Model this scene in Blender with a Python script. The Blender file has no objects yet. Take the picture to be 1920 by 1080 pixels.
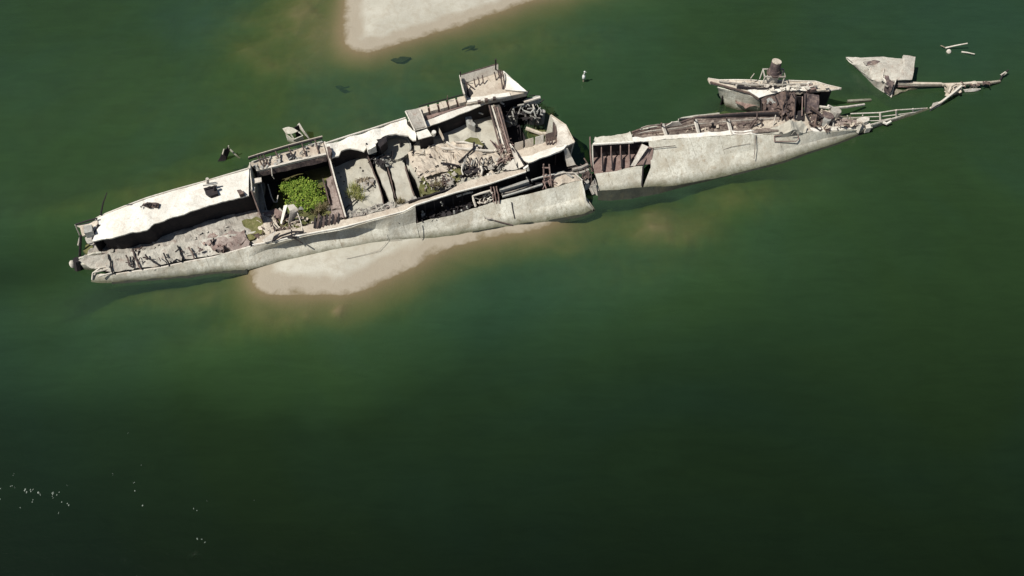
import bpy, bmesh, math, random
from mathutils import Vector, noise
from mathutils.geometry import delaunay_2d_cdt
random.seed(7)
R = math.radians
S = bpy.context.scene
COL = S.collection

# ---------------------------------------------------------------- camera
PITCH = 55.0; CAMH = 49.0; F = 960/math.tan(R(30))
cam = bpy.data.cameras.new('camera'); cam.sensor_width = 36; cam.lens = 18/math.tan(R(30))
cam.clip_end = 5000; cam.clip_start = .5
co = bpy.data.objects.new('camera', cam); COL.objects.link(co)
co.location = (0, 0, CAMH); co.rotation_euler = (R(90-PITCH), 0, 0)
S.camera = co
# ---------------------------------------------------------------- world + sun
SUN_EL = 57.0
SUN_DIR = Vector((-1, -.38, 0)).normalized()*math.cos(R(SUN_EL)) + Vector((0, 0, math.sin(R(SUN_EL))))   # towards the sun
w = bpy.data.worlds.new('World'); S.world = w; w.use_nodes = True
nt = w.node_tree; nt.nodes.clear()
sky = nt.nodes.new('ShaderNodeTexSky'); sky.sky_type = 'NISHITA'; sky.sun_disc = False
sky.sun_elevation = R(SUN_EL); sky.sun_rotation = math.atan2(SUN_DIR.x, SUN_DIR.y)
bg = nt.nodes.new('ShaderNodeBackground'); bg.inputs[1].default_value = .05
wo = nt.nodes.new('ShaderNodeOutputWorld')
nt.links.new(sky.outputs[0], bg.inputs[0]); nt.links.new(bg.outputs[0], wo.inputs[0])
sl = bpy.data.lights.new('sun', 'SUN'); sl.energy = 5.0; sl.angle = R(.5); sl.color = (1, .97, .91)
so = bpy.data.objects.new('sun', sl); COL.objects.link(so)
so.rotation_euler = (-SUN_DIR).to_track_quat('-Z', 'Y').to_euler(); so.location = (-60, 20, 80)
S.view_settings.view_transform = 'Standard'; S.view_settings.look = 'None'
S.view_settings.exposure = .25; S.view_settings.gamma = 1; S.view_settings.use_curve_mapping = False

# ---------------------------------------------------------------- helpers: places
def at(px, py, z):
    xx = (px-960)/F; yy = -(py-540)/F; t = R(90-PITCH)
    dy = yy*math.cos(t)+math.sin(t); dz = yy*math.sin(t)-math.cos(t)
    k = (z-CAMH)/dz
    return Vector((xx*k, dy*k, z))
def region(x0, y0, s):
    def f(pts, z=0.0):
        return [at(x0+p[0]/s, y0+p[1]/s, p[2] if len(p) > 2 else z) for p in pts]
    return f
QA = region(120, 280, 3.857); QB = region(440, 200, 3.857); QC = region(660, 100, 3.6)
QD = region(740, 260, 4.8); QE = region(1060, 180, 4.5); QF = region(1300, 80, 4.154)
QG = region(1540, 60, 4.909); QH = region(380, 380, 2.667); QI = region(480, 0, 2.909)
QJ = region(380, 180, 6.4); QL = region(60, 340, 4.909); QN = region(840, 110, 4.909)
QO = region(600, 180, 4.5); QX = region(0, 0, 1.0)
def nz(p, s, seed=0.0):
    return noise.noise(Vector((p[0]*s+seed*7.3, p[1]*s-seed*3.1, (p[2] if len(p) > 2 else 0)*s+seed)))

# ---------------------------------------------------------------- materials
def newmat(name):
    m = bpy.data.materials.new(name); m.use_nodes = True
    m.node_tree.nodes.clear(); return m, m.node_tree
def N(t, kind, **kw):
    n = t.nodes.new(kind)
    for k, v in kw.items(): setattr(n, k, v)
    return n
def ramp(t, fac, stops):
    n = N(t, 'ShaderNodeValToRGB'); e = n.color_ramp.elements
    while len(e) < len(stops): e.new(.5)
    for i, (p, c) in enumerate(stops):
        e[i].position = p; e[i].color = (*c, 1) if len(c) == 3 else c
    t.links.new(fac, n.inputs[0]); return n.outputs[0]
def ntex(t, vec, scale, detail=6, rough=.6, dist=0):
    n = N(t, 'ShaderNodeTexNoise'); n.inputs['Scale'].default_value = scale
    n.inputs['Detail'].default_value = detail; n.inputs['Roughness'].default_value = rough
    n.inputs['Distortion'].default_value = dist
    t.links.new(vec, n.inputs['Vector']); return n.outputs['Fac']
def mixc(t, fac, a, b, mode='MIX'):
    n = N(t, 'ShaderNodeMix', data_type='RGBA', blend_type=mode)
    for i, v in ((0, fac), (6, a), (7, b)):
        if isinstance(v, (int, float)): n.inputs[i].default_value = v
        elif isinstance(v, tuple): n.inputs[i].default_value = (*v, 1)
        else: t.links.new(v, n.inputs[i])
    return n.outputs[2]
def mapr(t, v, a, b, c=0., d=1.):
    n = N(t, 'ShaderNodeMapRange'); n.inputs[1].default_value = a; n.inputs[2].default_value = b
    n.inputs[3].default_value = c; n.inputs[4].default_value = d
    t.links.new(v, n.inputs[0]); return n.outputs[0]
def mth(t, op, a, b=0.):
    n = N(t, 'ShaderNodeMath', operation=op)
    for i, v in ((0, a), (1, b)):
        if isinstance(v, (int, float)): n.inputs[i].default_value = v
        else: t.links.new(v, n.inputs[i])
    return n.outputs[0]

def weathered(name, base, dark, rust, rust_amt=.45, dirt=.5, rough=.85, bump=.25, scum=True, streak=True, metal=0):
    """old plating: base coat, dirt clouds, rust patches, fine grain and a scum line by the water"""
    m, t = newmat(name)
    g = N(t, 'ShaderNodeNewGeometry').outputs['Position']
    big = ntex(t, g, .55, 8, .62, .4); mid = ntex(t, g, 2.6, 8, .7, .3); fine = ntex(t, g, 13, 5, .7)
    c = mixc(t, mapr(t, big, .35, .65, 0, dirt), base, dark)
    if streak:
        mp = N(t, 'ShaderNodeMapping'); mp.inputs['Scale'].default_value = (3.2, 3.2, .35)
        mp.inputs['Rotation'].default_value = (0, 0, R(-12))
        t.links.new(g, mp.inputs['Vector'])
        st = ntex(t, mp.outputs[0], 1.6, 6, .65)
        c = mixc(t, mapr(t, st, .48, .68, 0, .75), c, dark)
    c = mixc(t, mapr(t, mid, 1-rust_amt-.05, 1-rust_amt+.12, 0, .9), c, rust)
    c = mixc(t, mapr(t, fine, .48, .68, 0, .5), c, tuple(.6*v for v in dark))
    c = mixc(t, mapr(t, ntex(t, g, 1.1, 10, .75, .8), .5, .62, 0, .5), c, tuple((a_+b_)/2 for a_, b_ in zip(dark, rust)))
    if scum:
        z = N(t, 'ShaderNodeSeparateXYZ'); t.links.new(g, z.inputs[0])
        zz = mth(t, 'ADD', z.outputs[2], mth(t, 'MULTIPLY', mid, -.35))
        c = mixc(t, mapr(t, zz, -.08, .3, .9, 0), c, (.06, .062, .03))
    if streak and scum:
        sp = ntex(t, g, 5.5, 8, .8, .6)
        c = mixc(t, mapr(t, sp, .60, .66, 0, .7), c, tuple(.8*v for v in rust))
        mq = N(t, 'ShaderNodeMapping'); mq.inputs['Rotation'].default_value = (0, 0, R(-12)); mq.inputs['Scale'].default_value = (.42, 1, 1)
        t.links.new(g, mq.inputs['Vector']); sx = N(t, 'ShaderNodeSeparateXYZ'); t.links.new(mq.outputs[0], sx.inputs[0])
        fx = mth(t, 'FRACT', mth(t, 'ADD', sx.outputs[0], mth(t, 'MULTIPLY', big, .06)))
        c = mixc(t, mth(t, 'MULTIPLY', mapr(t, fx, .015, .035, 1, 0), mapr(t, mid, .44, .54, 0, .6)), c, (.2, .17, .125))
    b = N(t, 'ShaderNodeBsdfPrincipled'); t.links.new(c, b.inputs['Base Color'])
    b.inputs['Roughness'].default_value = rough; b.inputs['Metallic'].default_value = metal
    b.inputs['Specular IOR Level'].default_value = .3
    bp = N(t, 'ShaderNodeBump'); bp.inputs['Strength'].default_value = bump; bp.inputs['Distance'].default_value = .12
    t.links.new(mth(t, 'ADD', mid, mth(t, 'MULTIPLY', fine, .5)), bp.inputs['Height']); t.links.new(bp.outputs[0], b.inputs['Normal'])
    o = N(t, 'ShaderNodeOutputMaterial'); t.links.new(b.outputs[0], o.inputs[0])
    return m
M = {}
M['white'] = weathered('bleached_deck', (.74, .72, .65), (.56, .52, .44), (.34, .26, .2), .34, .75, scum=False, streak=True, bump=.3)
M['hull'] = weathered('pale_hull_plating', (.60, .585, .50), (.36, .335, .265), (.27, .20, .13), .38, .9, bump=.35)
M['tan'] = weathered('silted_deck', (.54, .48, .39), (.37, .31, .24), (.22, .14, .10), .36, .7)
M['mud'] = weathered('cracked_silt', (.43, .405, .35), (.25, .23, .195), (.22, .15, .12), .42, .9, bump=.5, scum=False)
M['rust'] = weathered('rusty_plate', (.12, .085, .072), (.05, .038, .036), (.2, .135, .10), .45, .8, scum=False)
M['pink'] = weathered('faded_rust_plate', (.30, .215, .18), (.13, .09, .08), (.15, .09, .07), .45, .8, scum=False)
M['wet_shade'] = weathered('wet_and_painted_shade', (.03, .033, .022), (.012, .014, .01), (.05, .045, .022), .4, .8, scum=False)  # near black for wet wood and for shade painted along the waterline
M['ochre'] = weathered('ochre_lid', (.40, .35, .21), (.27, .23, .13), (.5, .45, .33), .45, .7, scum=False)
M['silt_pink'] = weathered('rust_stained_silt', (.36, .30, .26), (.2, .155, .135), (.15, .10, .085), .46, .9, scum=False, bump=.5)
M['brown_silt'] = weathered('brown_silted_hold', (.27, .215, .175), (.085, .065, .055), (.40, .33, .27), .45, .95, scum=False, bump=.5)
M['maroon'] = weathered('maroon_plate', (.13, .095, .088), (.045, .034, .036), (.27, .2, .16), .44, .95, scum=False)
M['dark'] = weathered('dark_rust_and_shade', (.026, .021, .022), (.012, .011, .012), (.05, .034, .03), .4, .8, scum=False)  # dark rusty steel, lowered to near black to hold interior shade too
M['grey'] = weathered('grey_metal', (.42, .42, .38), (.2, .19, .17), (.2, .13, .09), .36, .7, scum=False)
M['pale'] = weathered('bleached_metal', (.62, .58, .50), (.38, .34, .28), (.26, .17, .12), .34, .6, scum=False)
M['green_scum'] = weathered('algae_ground', (.15, .145, .05), (.06, .065, .02), (.24, .2, .11), .4, .9, scum=False)
M['wood'] = weathered('weathered_wood', (.33, .28, .2), (.16, .13, .09), (.1, .07, .05), .4, .8, scum=False)

def sand_mat():
    m, t = newmat('sand')
    g = N(t, 'ShaderNodeNewGeometry').outputs['Position']
    big = ntex(t, g, .25, 8, .6, .5); mid = ntex(t, g, 1.3, 8, .65, .4); fine = ntex(t, g, 9, 6, .75)
    c = mixc(t, mapr(t, big, .35, .65), (.42, .40, .335), (.35, .33, .27))
    c = mixc(t, mapr(t, mid, .45, .65, 0, .6), c, (.31, .275, .215))
    c = mixc(t, mapr(t, fine, .5, .8, 0, .35), c, (.28, .235, .17))
    z = N(t, 'ShaderNodeSeparateXYZ'); t.links.new(g, z.inputs[0])
    zz = mth(t, 'ADD', z.outputs[2], mth(t, 'MULTIPLY', mth(t, 'SUBTRACT', mid, .5), .1))
    c = mixc(t, mapr(t, zz, .085, .13, .85, 0), c, (.28, .24, .18))
    c = mixc(t, mapr(t, zz, .0, .045, 1, 0), c, (.15, .118, .066))
    c = mixc(t, mapr(t, zz, -1.2, -.15, 1, 0), c, (.125, .11, .045))
    b = N(t, 'ShaderNodeBsdfPrincipled'); t.links.new(c, b.inputs['Base Color'])
    b.inputs['Roughness'].default_value = .95; b.inputs['Specular IOR Level'].default_value = .15
    bp = N(t, 'ShaderNodeBump'); bp.inputs['Strength'].default_value = .35; bp.inputs['Distance'].default_value = .12
    t.links.new(mth(t, 'ADD', mid, mth(t, 'MULTIPLY', fine, .4)), bp.inputs['Height']); t.links.new(bp.outputs[0], b.inputs['Normal'])
    o = N(t, 'ShaderNodeOutputMaterial'); t.links.new(b.outputs[0], o.inputs[0]); return m
M['sand'] = sand_mat()

def water_mat():
    m, t = newmat('river_water')
    g = N(t, 'ShaderNodeNewGeometry').outputs['Position']
    a = N(t, 'ShaderNodeAttribute', attribute_name='depth')
    d0 = a.outputs['Fac']
    wob = ntex(t, g, .32, 5, .6, 1.0)
    d = mth(t, 'MULTIPLY', d0, mapr(t, wob, .3, .7, .8, 1.25))
    cmb = N(t, 'ShaderNodeCombineColor')
    for i, k in enumerate((1.0, .72, 1.25)):
        t.links.new(mth(t, 'EXPONENT', mth(t, 'MULTIPLY', d, -k)), cmb.inputs[i])
    T = cmb.outputs[0]
    big = ntex(t, g, .035, 4, .5, .8)
    shallow = mixc(t, mapr(t, big, .4, .6), (.027, .060, .019), (.025, .061, .029))
    deep = mixc(t, mapr(t, big, .4, .6), (.0024, .0044, .0014), (.0022, .0042, .0018))
    sc = ramp(t, mapr(t, d0, 0, 10), [(k_, (v_, v_, v_)) for k_, v_ in ((0, 1), (.12, .95), (.3, .70), (.42, .56), (.52, .44), (.66, .235), (.79, .11), (.90, .04))])  # depth ramp also paints the near water darker
    scat = mixc(t, sc, deep, shallow)
    ms = N(t, 'ShaderNodeMapping'); ms.inputs['Scale'].default_value = (.35, 1.6, 1); ms.inputs['Rotation'].default_value = (0, 0, R(-14)); t.links.new(g, ms.inputs['Vector'])
    silt = mth(t, 'ADD', mapr(t, ntex(t, ms.outputs[0], .9, 8, .7, .8), .3, .7, -.09, .09), mapr(t, ntex(t, g, .16, 6, .6, 1.2), .3, .7, .94, 1.06))
    sv = N(t, 'ShaderNodeCombineColor')
    for i in range(3): t.links.new(silt, sv.inputs[i])
    scat = mixc(t, 1.0, scat, sv.outputs[0], 'MULTIPLY')
    inv = N(t, 'ShaderNodeInvert'); t.links.new(T, inv.inputs['Color'])
    scat = mixc(t, 1.0, scat, inv.outputs[0], 'MULTIPLY')
    df = N(t, 'ShaderNodeBsdfDiffuse'); t.links.new(scat, df.inputs[0])
    tr = N(t, 'ShaderNodeBsdfTransparent'); t.links.new(T, tr.inputs[0])
    ad = N(t, 'ShaderNodeAddShader'); t.links.new(tr.outputs[0], ad.inputs[0]); t.links.new(df.outputs[0], ad.inputs[1])
    # ripples
    mp = N(t, 'ShaderNodeMapping'); mp.inputs['Scale'].default_value = (1, 1.7, 1); mp.inputs['Rotation'].default_value = (0, 0, R(20))
    t.links.new(g, mp.inputs['Vector'])
    w1 = ntex(t, mp.outputs[0], 2.2, 5, .65, .6); w2 = ntex(t, mp.outputs[0], .18, 3, .5, .3)
    amp = mapr(t, ntex(t, g, .06, 3, .5), .4, .6, .3, 1.7)
    bp = N(t, 'ShaderNodeBump'); bp.inputs['Strength'].default_value = .5; bp.inputs['Distance'].default_value = .045
    t.links.new(mth(t, 'ADD', mth(t, 'MULTIPLY', w1, amp), w2), bp.inputs['Height'])
    gl = N(t, 'ShaderNodeBsdfGlossy'); gl.inputs['Roughness'].default_value = .04; t.links.new(bp.outputs[0], gl.inputs['Normal'])
    fr = N(t, 'ShaderNodeFresnel'); fr.inputs['IOR'].default_value = 1.33; t.links.new(bp.outputs[0], fr.inputs['Normal'])
    mx = N(t, 'ShaderNodeMixShader'); t.links.new(fr.outputs[0], mx.inputs[0]); t.links.new(ad.outputs[0], mx.inputs[1]); t.links.new(gl.outputs[0], mx.inputs[2])
    o = N(t, 'ShaderNodeOutputMaterial'); t.links.new(mx.outputs[0], o.inputs[0]); return m
M['water'] = water_mat()

def leaf_mat(name, c1, c2):
    m, t = newmat(name)
    g = N(t, 'ShaderNodeNewGeometry')
    c = mixc(t, g.outputs['Random Per Island'], c1, c2)
    b = N(t, 'ShaderNodeBsdfDiffuse'); t.links.new(c, b.inputs[0])
    tl = N(t, 'ShaderNodeBsdfTranslucent'); t.links.new(c, tl.inputs[0])
    mx = N(t, 'ShaderNodeMixShader'); mx.inputs[0].default_value = .3
    t.links.new(b.outputs[0], mx.inputs[1]); t.links.new(tl.outputs[0], mx.inputs[2])
    o = N(t, 'ShaderNodeOutputMaterial'); t.links.new(mx.outputs[0], o.inputs[0]); return m
M['leaf'] = leaf_mat('willow_leaves', (.07, .15, .02), (.30, .37, .07))
M['grass'] = leaf_mat('reed_blades', (.2, .24, .06), (.36, .33, .14))
M['weed'] = leaf_mat('dry_weed', (.16, .14, .07), (.28, .23, .13))
def plain(name, c, rough=.6):
    m, t = newmat(name); g = N(t, 'ShaderNodeNewGeometry').outputs['Position']
    f = ntex(t, g, 8, 4, .6)
    b = N(t, 'ShaderNodeBsdfPrincipled'); t.links.new(mixc(t, f, c, tuple(v*.6 for v in c)), b.inputs['Base Color'])
    b.inputs['Roughness'].default_value = rough
    o = N(t, 'ShaderNodeOutputMaterial'); t.links.new(b.outputs[0], o.inputs[0]); return m
M['bird'] = plain('white_paint', (.75, .76, .72)); M['glint'] = plain('glint', (.22, .26, .21), .4)  # pale fleck colour imitates sun glints

# ---------------------------------------------------------------- helpers: objects
def thing(name, label, cat, base, group=None):
    o = bpy.data.objects.new(name, None); COL.objects.link(o); o.location = base; o.empty_display_size = .5
    o['label'] = label; o['category'] = cat
    if group: o['group'] = group
    return o
def root_of(p):
    loc = Vector((0, 0, 0))
    while p is not None: loc += p.location; p = p.parent
    return loc
def put(name, bm, mat, parent=None, label=None, cat=None, group=None, kind=None, base=None, smooth=False):
    me = bpy.data.meshes.new(name)
    bmesh.ops.recalc_face_normals(bm, faces=bm.faces)
    off = root_of(parent) if parent else (base or Vector((0, 0, 0)))
    pl = Vector((0, 0, 0))
    if parent: pl = Vector((0, 0, 0))
    bmesh.ops.translate(bm, verts=bm.verts, vec=-off)
    bm.to_mesh(me); bm.free()
    o = bpy.data.objects.new(name, me); COL.objects.link(o)
    if parent: o.parent = parent; o.location = (0, 0, 0)
    else: o.location = off
    me.materials.append(M[mat] if isinstance(mat, str) else mat)
    if smooth:
        for p in me.polygons: p.use_smooth = True
    for k, v in (('label', label), ('category', cat), ('group', group), ('kind', kind)):
        if v: o[k] = v
    return o
def resample(pts, n):
    d = [0]
    for a, b in zip(pts, pts[1:]): d.append(d[-1]+(b-a).length)
    out = []
    for i in range(n+1):
        s = d[-1]*i/n; j = 0
        while j < len(d)-2 and d[j+1] < s: j += 1
        k = (s-d[j])/max(1e-9, d[j+1]-d[j]); out.append(pts[j].lerp(pts[j+1], min(1, max(0, k))))
    return out
def loft_bm(bm, rows, step=.25, thick=.08, amp=.05, nscale=1.2, jag=0., jagend=0., drow=3, seed=0, holes=0.):
    L = max(sum((b-a).length for a, b in zip(r, r[1:])) for r in rows)
    n = max(2, int(L/step)); rs = [resample(r, n) for r in rows]
    grid = []
    for a in range(len(rs)-1):
        for k in range(drow):
            grid.append([rs[a][i].lerp(rs[a+1][i], k/drow) for i in range(n+1)])
    grid.append(rs[-1])
    m = len(grid)-1
    V = []
    for j, row in enumerate(grid):
        vr = []
        for i, p in enumerate(row):
            q = p.copy()
            dz = amp*(nz(p, nscale, seed)+.5*nz(p, nscale*2.7, seed+3))
            q.z += dz; q.x += amp*.4*nz(p, nscale*1.3, seed+9); q.y += amp*.4*nz(p, nscale*1.3, seed+5)
            if jag and j in (0, m):
                inner = grid[1][i] if j == 0 else grid[m-1][i]
                f = jag*(nz((i*.37, 0, 0), 1, seed+j)+.7*nz((i*1.3, 1, 0), 1, seed+j+1))
                if j == 0 and jagend < 0: f = 0
                q += (inner-p)*f
            vr.append(bm.verts.new(q))
        V.append(vr)
    fs = []
    for j in range(m):
        for i in range(n):
            if holes and 0 < j < m-1 and nz(grid[j][i], 1.9, seed+21) > 1-holes: continue
            fs.append(bm.faces.new((V[j][i], V[j][i+1], V[j+1][i+1], V[j+1][i])))
    if thick:
        bmesh.ops.recalc_face_normals(bm, faces=fs)
        bmesh.ops.solidify(bm, geom=fs, thickness=thick)
def loft(name, rows, mat, parent, smooth=False, kind=None, label=None, **kw):
    bm = bmesh.new(); loft_bm(bm, rows, **kw)
    return put(name, bm, mat, parent, smooth=smooth, kind=kind, label=label)
def slab_bm(bm, poly, bottom, step=.3, jit=.08, amp=.06, nscale=.9, seed=0, zf=None, topt=None):
    """solid with an irregular outline: rough top, sides going down to z=bottom (or thickness topt)"""
    out = []
    for a, b in zip(poly, poly[1:]+poly[:1]):
        k = max(1, int((b-a).length/step))
        for i in range(k):
            p = a.lerp(b, i/k); p.x += jit*nz(p, 2.1, seed); p.y += jit*nz(p, 2.1, seed+4); out.append(p)
    n0 = len(out)
    xs = [p.x for p in out]; ys = [p.y for p in out]
    def inside(x, y):
        c = False
        for i in range(n0):
            x1, y1, x2, y2 = out[i].x, out[i].y, out[i-1].x, out[i-1].y
            if (y1 > y) != (y2 > y) and x < (x2-x1)*(y-y1)/(y2-y1)+x1: c = not c
        return c
    def zat(x, y):
        sw = 0; sz = 0
        for p in poly:
            w_ = 1/((p.x-x)**2+(p.y-y)**2+.02)**1.2; sw += w_; sz += w_*p.z
        return sz/sw
    pts = [Vector((p.x, p.y)) for p in out]
    x = min(xs)
    while x < max(xs):
        y = min(ys)
        while y < max(ys):
            q = (x+random.uniform(-.3, .3)*step, y+random.uniform(-.3, .3)*step)
            if inside(*q) and min((q[0]-p.x)**2+(q[1]-p.y)**2 for p in out) > (.35*step)**2: pts.append(Vector(q))
            y += step
        x += step
    edges = [(i, (i+1) % n0) for i in range(n0)]
    r = delaunay_2d_cdt(pts, edges, [], 1, 1e-5)
    vs, es, fs = r[0], r[1], r[2]
    T = []
    for v in vs:
        z = (zf(v.x, v.y) if zf else zat(v.x, v.y))
        z += amp*(nz((v.x, v.y, 0), nscale, seed)+.5*nz((v.x, v.y, 0), nscale*3, seed+2))
        T.append(bm.verts.new((v.x, v.y, z)))
    F_ = [bm.faces.new([T[i] for i in f]) for f in fs]
    B = {}
    for f in F_:
        for e in f.edges:
            if len(e.link_faces) == 1: B[e] = 1
    low = {}
    for e in list(B):
        for v in e.verts:
            if v not in low:
                low[v] = bm.verts.new((v.co.x, v.co.y, (v.co.z-topt) if topt else bottom))
        bm.faces.new((e.verts[0], e.verts[1], low[e.verts[1]], low[e.verts[0]]))
    if topt:
        mp_ = {}
        for f in F_:
            vv = []
            for v in f.verts:
                if v in low: vv.append(low[v])
                else:
                    if v not in mp_: mp_[v] = bm.verts.new((v.co.x, v.co.y, v.co.z-topt))
                    vv.append(mp_[v])
            bm.faces.new(vv)
def slab(name, poly, mat, parent, bottom=-.5, label=None, kind=None, cat=None, smooth=False, **kw):
    bm = bmesh.new(); slab_bm(bm, poly, bottom, **kw)
    return put(name, bm, mat, parent, label=label, kind=kind, cat=cat, smooth=smooth)
def bar_bm(bm, pts, r=.06, sides=6, r2=None, flat=1.0):
    if len(pts) < 2: return
    rings = []
    for i, p in enumerate(pts):
        d = (pts[min(i+1, len(pts)-1)]-pts[max(i-1, 0)]).normalized()
        up = Vector((0, 0, 1)) if abs(d.z) < .9 else Vector((1, 0, 0))
        a = d.cross(up).normalized(); b = a.cross(d).normalized()
        rr = r if r2 is None else r+(r2-r)*i/(len(pts)-1)
        rings.append([bm.verts.new(p+a*rr*math.cos(k*2*math.pi/sides+.785)+b*rr*flat*math.sin(k*2*math.pi/sides+.785)) for k in range(sides)])
    for x, y in zip(rings, rings[1:]):
        for k in range(sides): bm.faces.new((x[k], x[(k+1) % sides], y[(k+1) % sides], y[k]))
    bm.faces.new(rings[0][::-1]); bm.faces.new(rings[-1])
def bar(name, pts, mat, parent=None, r=.06, sides=6, **kw):
    fl = kw.pop('flat', 1.0); r2 = kw.pop('r2', None)
    bm = bmesh.new(); bar_bm(bm, pts, r, sides, r2, fl); return put(name, bm, mat, parent, **kw)
def wall(name, top, bot, mat, parent, thick=.1, **kw):
    """a standing plate below a top line; bot = z of its foot or list"""
    low = [Vector((p.x, p.y, bot)) for p in top]
    return loft(name, [top, low], mat, parent, thick=thick, **kw)
def plate_bm(bm, c, sx, sy, rot, tilt, th=.04, bend=.1):
    m = []
    from mathutils import Euler
    e = Euler((tilt[0], tilt[1], rot)).to_matrix()
    n = 4; V = {}
    for s in (0, 1):
        for i in range(n+1):
            for j in range(n+1):
                x = (i/n-.5)*sx; y = (j/n-.5)*sy
                edge = 1 + .18*random.uniform(-1, 1)*(i in (0, n) or j in (0, n)) if s == 0 else 1
                z = bend*math.sin(i/n*3.1)*sx+th*s
                if s == 0: V[(2, i, j)] = edge
                k = V[(2, i, j)]
                V[(s, i, j)] = bm.verts.new(c+e @ Vector((x*k, y*k, z)))
    for i in range(n):
        for j in range(n):
            for s in (0, 1): bm.faces.new((V[(s, i, j)], V[(s, i+1, j)], V[(s, i+1, j+1)], V[(s, i, j+1)]))
    for i in range(n):
        for j in (0, n): bm.faces.new((V[(0, i, j)], V[(0, i+1, j)], V[(1, i+1, j)], V[(1, i, j)]))
        for j in (0, n): bm.faces.new((V[(0, j, i)], V[(0, j, i+1)], V[(1, j, i+1)], V[(1, j, i)]))
def inpoly(poly, x, y):
    c = False
    for i in range(len(poly)):
        a, b = poly[i], poly[i-1]
        if (a.y > y) != (b.y > y) and x < (b.x-a.x)*(y-a.y)/(b.y-a.y)+a.x: c = not c
    return c
def rubble(poly, n, mat, parent, size=(.15, .6), zoff=.03, bars=.5, name='rubble', lean=.5):
    bm = bmesh.new(); xs = [p.x for p in poly]; ys = [p.y for p in poly]; z = sum(p.z for p in poly)/len(poly); k = 0; g = 0
    while k < n and g < n*30:
        g += 1; x = random.uniform(min(xs), max(xs)); y = random.uniform(min(ys), max(ys))
        if not inpoly(poly, x, y): continue
        k += 1; s = random.uniform(*size); c = Vector((x, y, z+zoff+s*.12))
        if random.random() < bars:
            a = random.uniform(0, 6.28); u = Vector((math.cos(a), math.sin(a), random.uniform(-.2, lean)))*s
            mid = c+u*.5+Vector((0, 0, random.uniform(-.05, .1)))
            bar_bm(bm, [c-u*.5, mid, c+u], random.uniform(.02, .05), 5)
        else:
            plate_bm(bm, c, s, s*random.uniform(.3, .9), random.uniform(0, 6.28), (random.uniform(-lean, lean), random.uniform(-lean, lean)), .03, random.uniform(-.15, .15))
    return put(name, bm, mat, parent, kind='stuff')
def jagline(a, b, n, amp, seed=0):
    return [a.lerp(b, i/n)+Vector((amp*nz((i*.7, 0, 0), 1, seed), amp*nz((i*.7, 2, 0), 1, seed), amp*nz((i*.9, 5, 0), 1, seed))) for i in range(n+1)]

# ================================================================ SETTING: riverbed, sandbars, water
bar1 = QX([(646, -20), (641, 60), (642, 80), (650, 93), (666, 100), (690, 100), (720, 92), (762, 79), (806, 65), (850, 51), (892, 38), (961, 17), (1040, -8), (1200, -60), (1300, -250), (1000, -420), (700, -300), (650, -120)])
bar2 = QX([(462, 505), (466, 524), (474, 540), (492, 551), (530, 556), (605, 553), (640, 560), (672, 549), (717, 530), (765, 508), (800, 488), (850, 463), (900, 446), (960, 436), (1010, 428), (1050, 415), (1040, 395), (900, 390), (700, 400), (600, 420), (480, 470)])
inner = QX([(505, 330), (600, 300), (625, 300), (640, 400), (540, 430), (490, 400)])
bay = QX([(955, 180), (1040, 200), (1075, 280), (985, 300), (960, 290), (940, 200)])
def sdist(poly, x, y):
    d = 1e9
    for i in range(len(poly)):
        a, b = poly[i-1], poly[i]
        ex, ey = b.x-a.x, b.y-a.y; t_ = max(0, min(1, ((x-a.x)*ex+(y-a.y)*ey)/(ex*ex+ey*ey+1e-9)))
        d = min(d, (a.x+ex*t_-x)**2+(a.y+ey*t_-y)**2)
    d = math.sqrt(d)
    return d if inpoly(poly, x, y) else -d
SHOALS = [  # px, py, radius x, radius y (m), top z
    (1245, 420, 4.5, 2.4, -.42), (1130, 430, 5, 2.2, -.7), (1360, 365, 5, 2.0, -.75), (1060, 440, 4.5, 2.0, -.42), (1160, 470, 7, 3, -1.2),
    (320, 345, 9, 1.8, -.8), (480, 280, 8, 1.8, -.85), (620, 245, 7, 2.2, -.95), (640, 150, 14, 6, -1.15), (560, 60, 7, 7, -.6), (590, 10, 4, 9, -.35),
    (900, 75, 9, 4, -.8), (800, 115, 8, 3, -.85), (600, 575, 9, 2.0, -.55), (330, 545, 6, 1.6, -.8), (420, 540, 5, 2, -.6),
    (700, 560, 4, 2, -.55), (880, 480, 5, 2.0, -.95), (1600, 180, 8, 1.6, -1.2), (1380, 200, 3, 1.2, -.9), (1680, 160, 4, 1.2, -1.1),
    (640, 578, 1.2, .9, -.18)]
SH = [(at(a, b, 0), c*1.45, d*1.5, e) for a, b, c, d, e in SHOALS]
SHADE_DIPS = [(at(a, b, 0), c, d, e) for a, b, c, d, e in ((1790, 165, 6, 3.5, 1.5), (1070, 235, 2.4, 2.4, 1.3), (30, 522, 5, 1.5, .9), (1580, 215, 3, 1.2, 1.0), (450, 290, 3, .8, 1.2))]  # added dips darken the water colour where shadows and reflections lie
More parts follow.
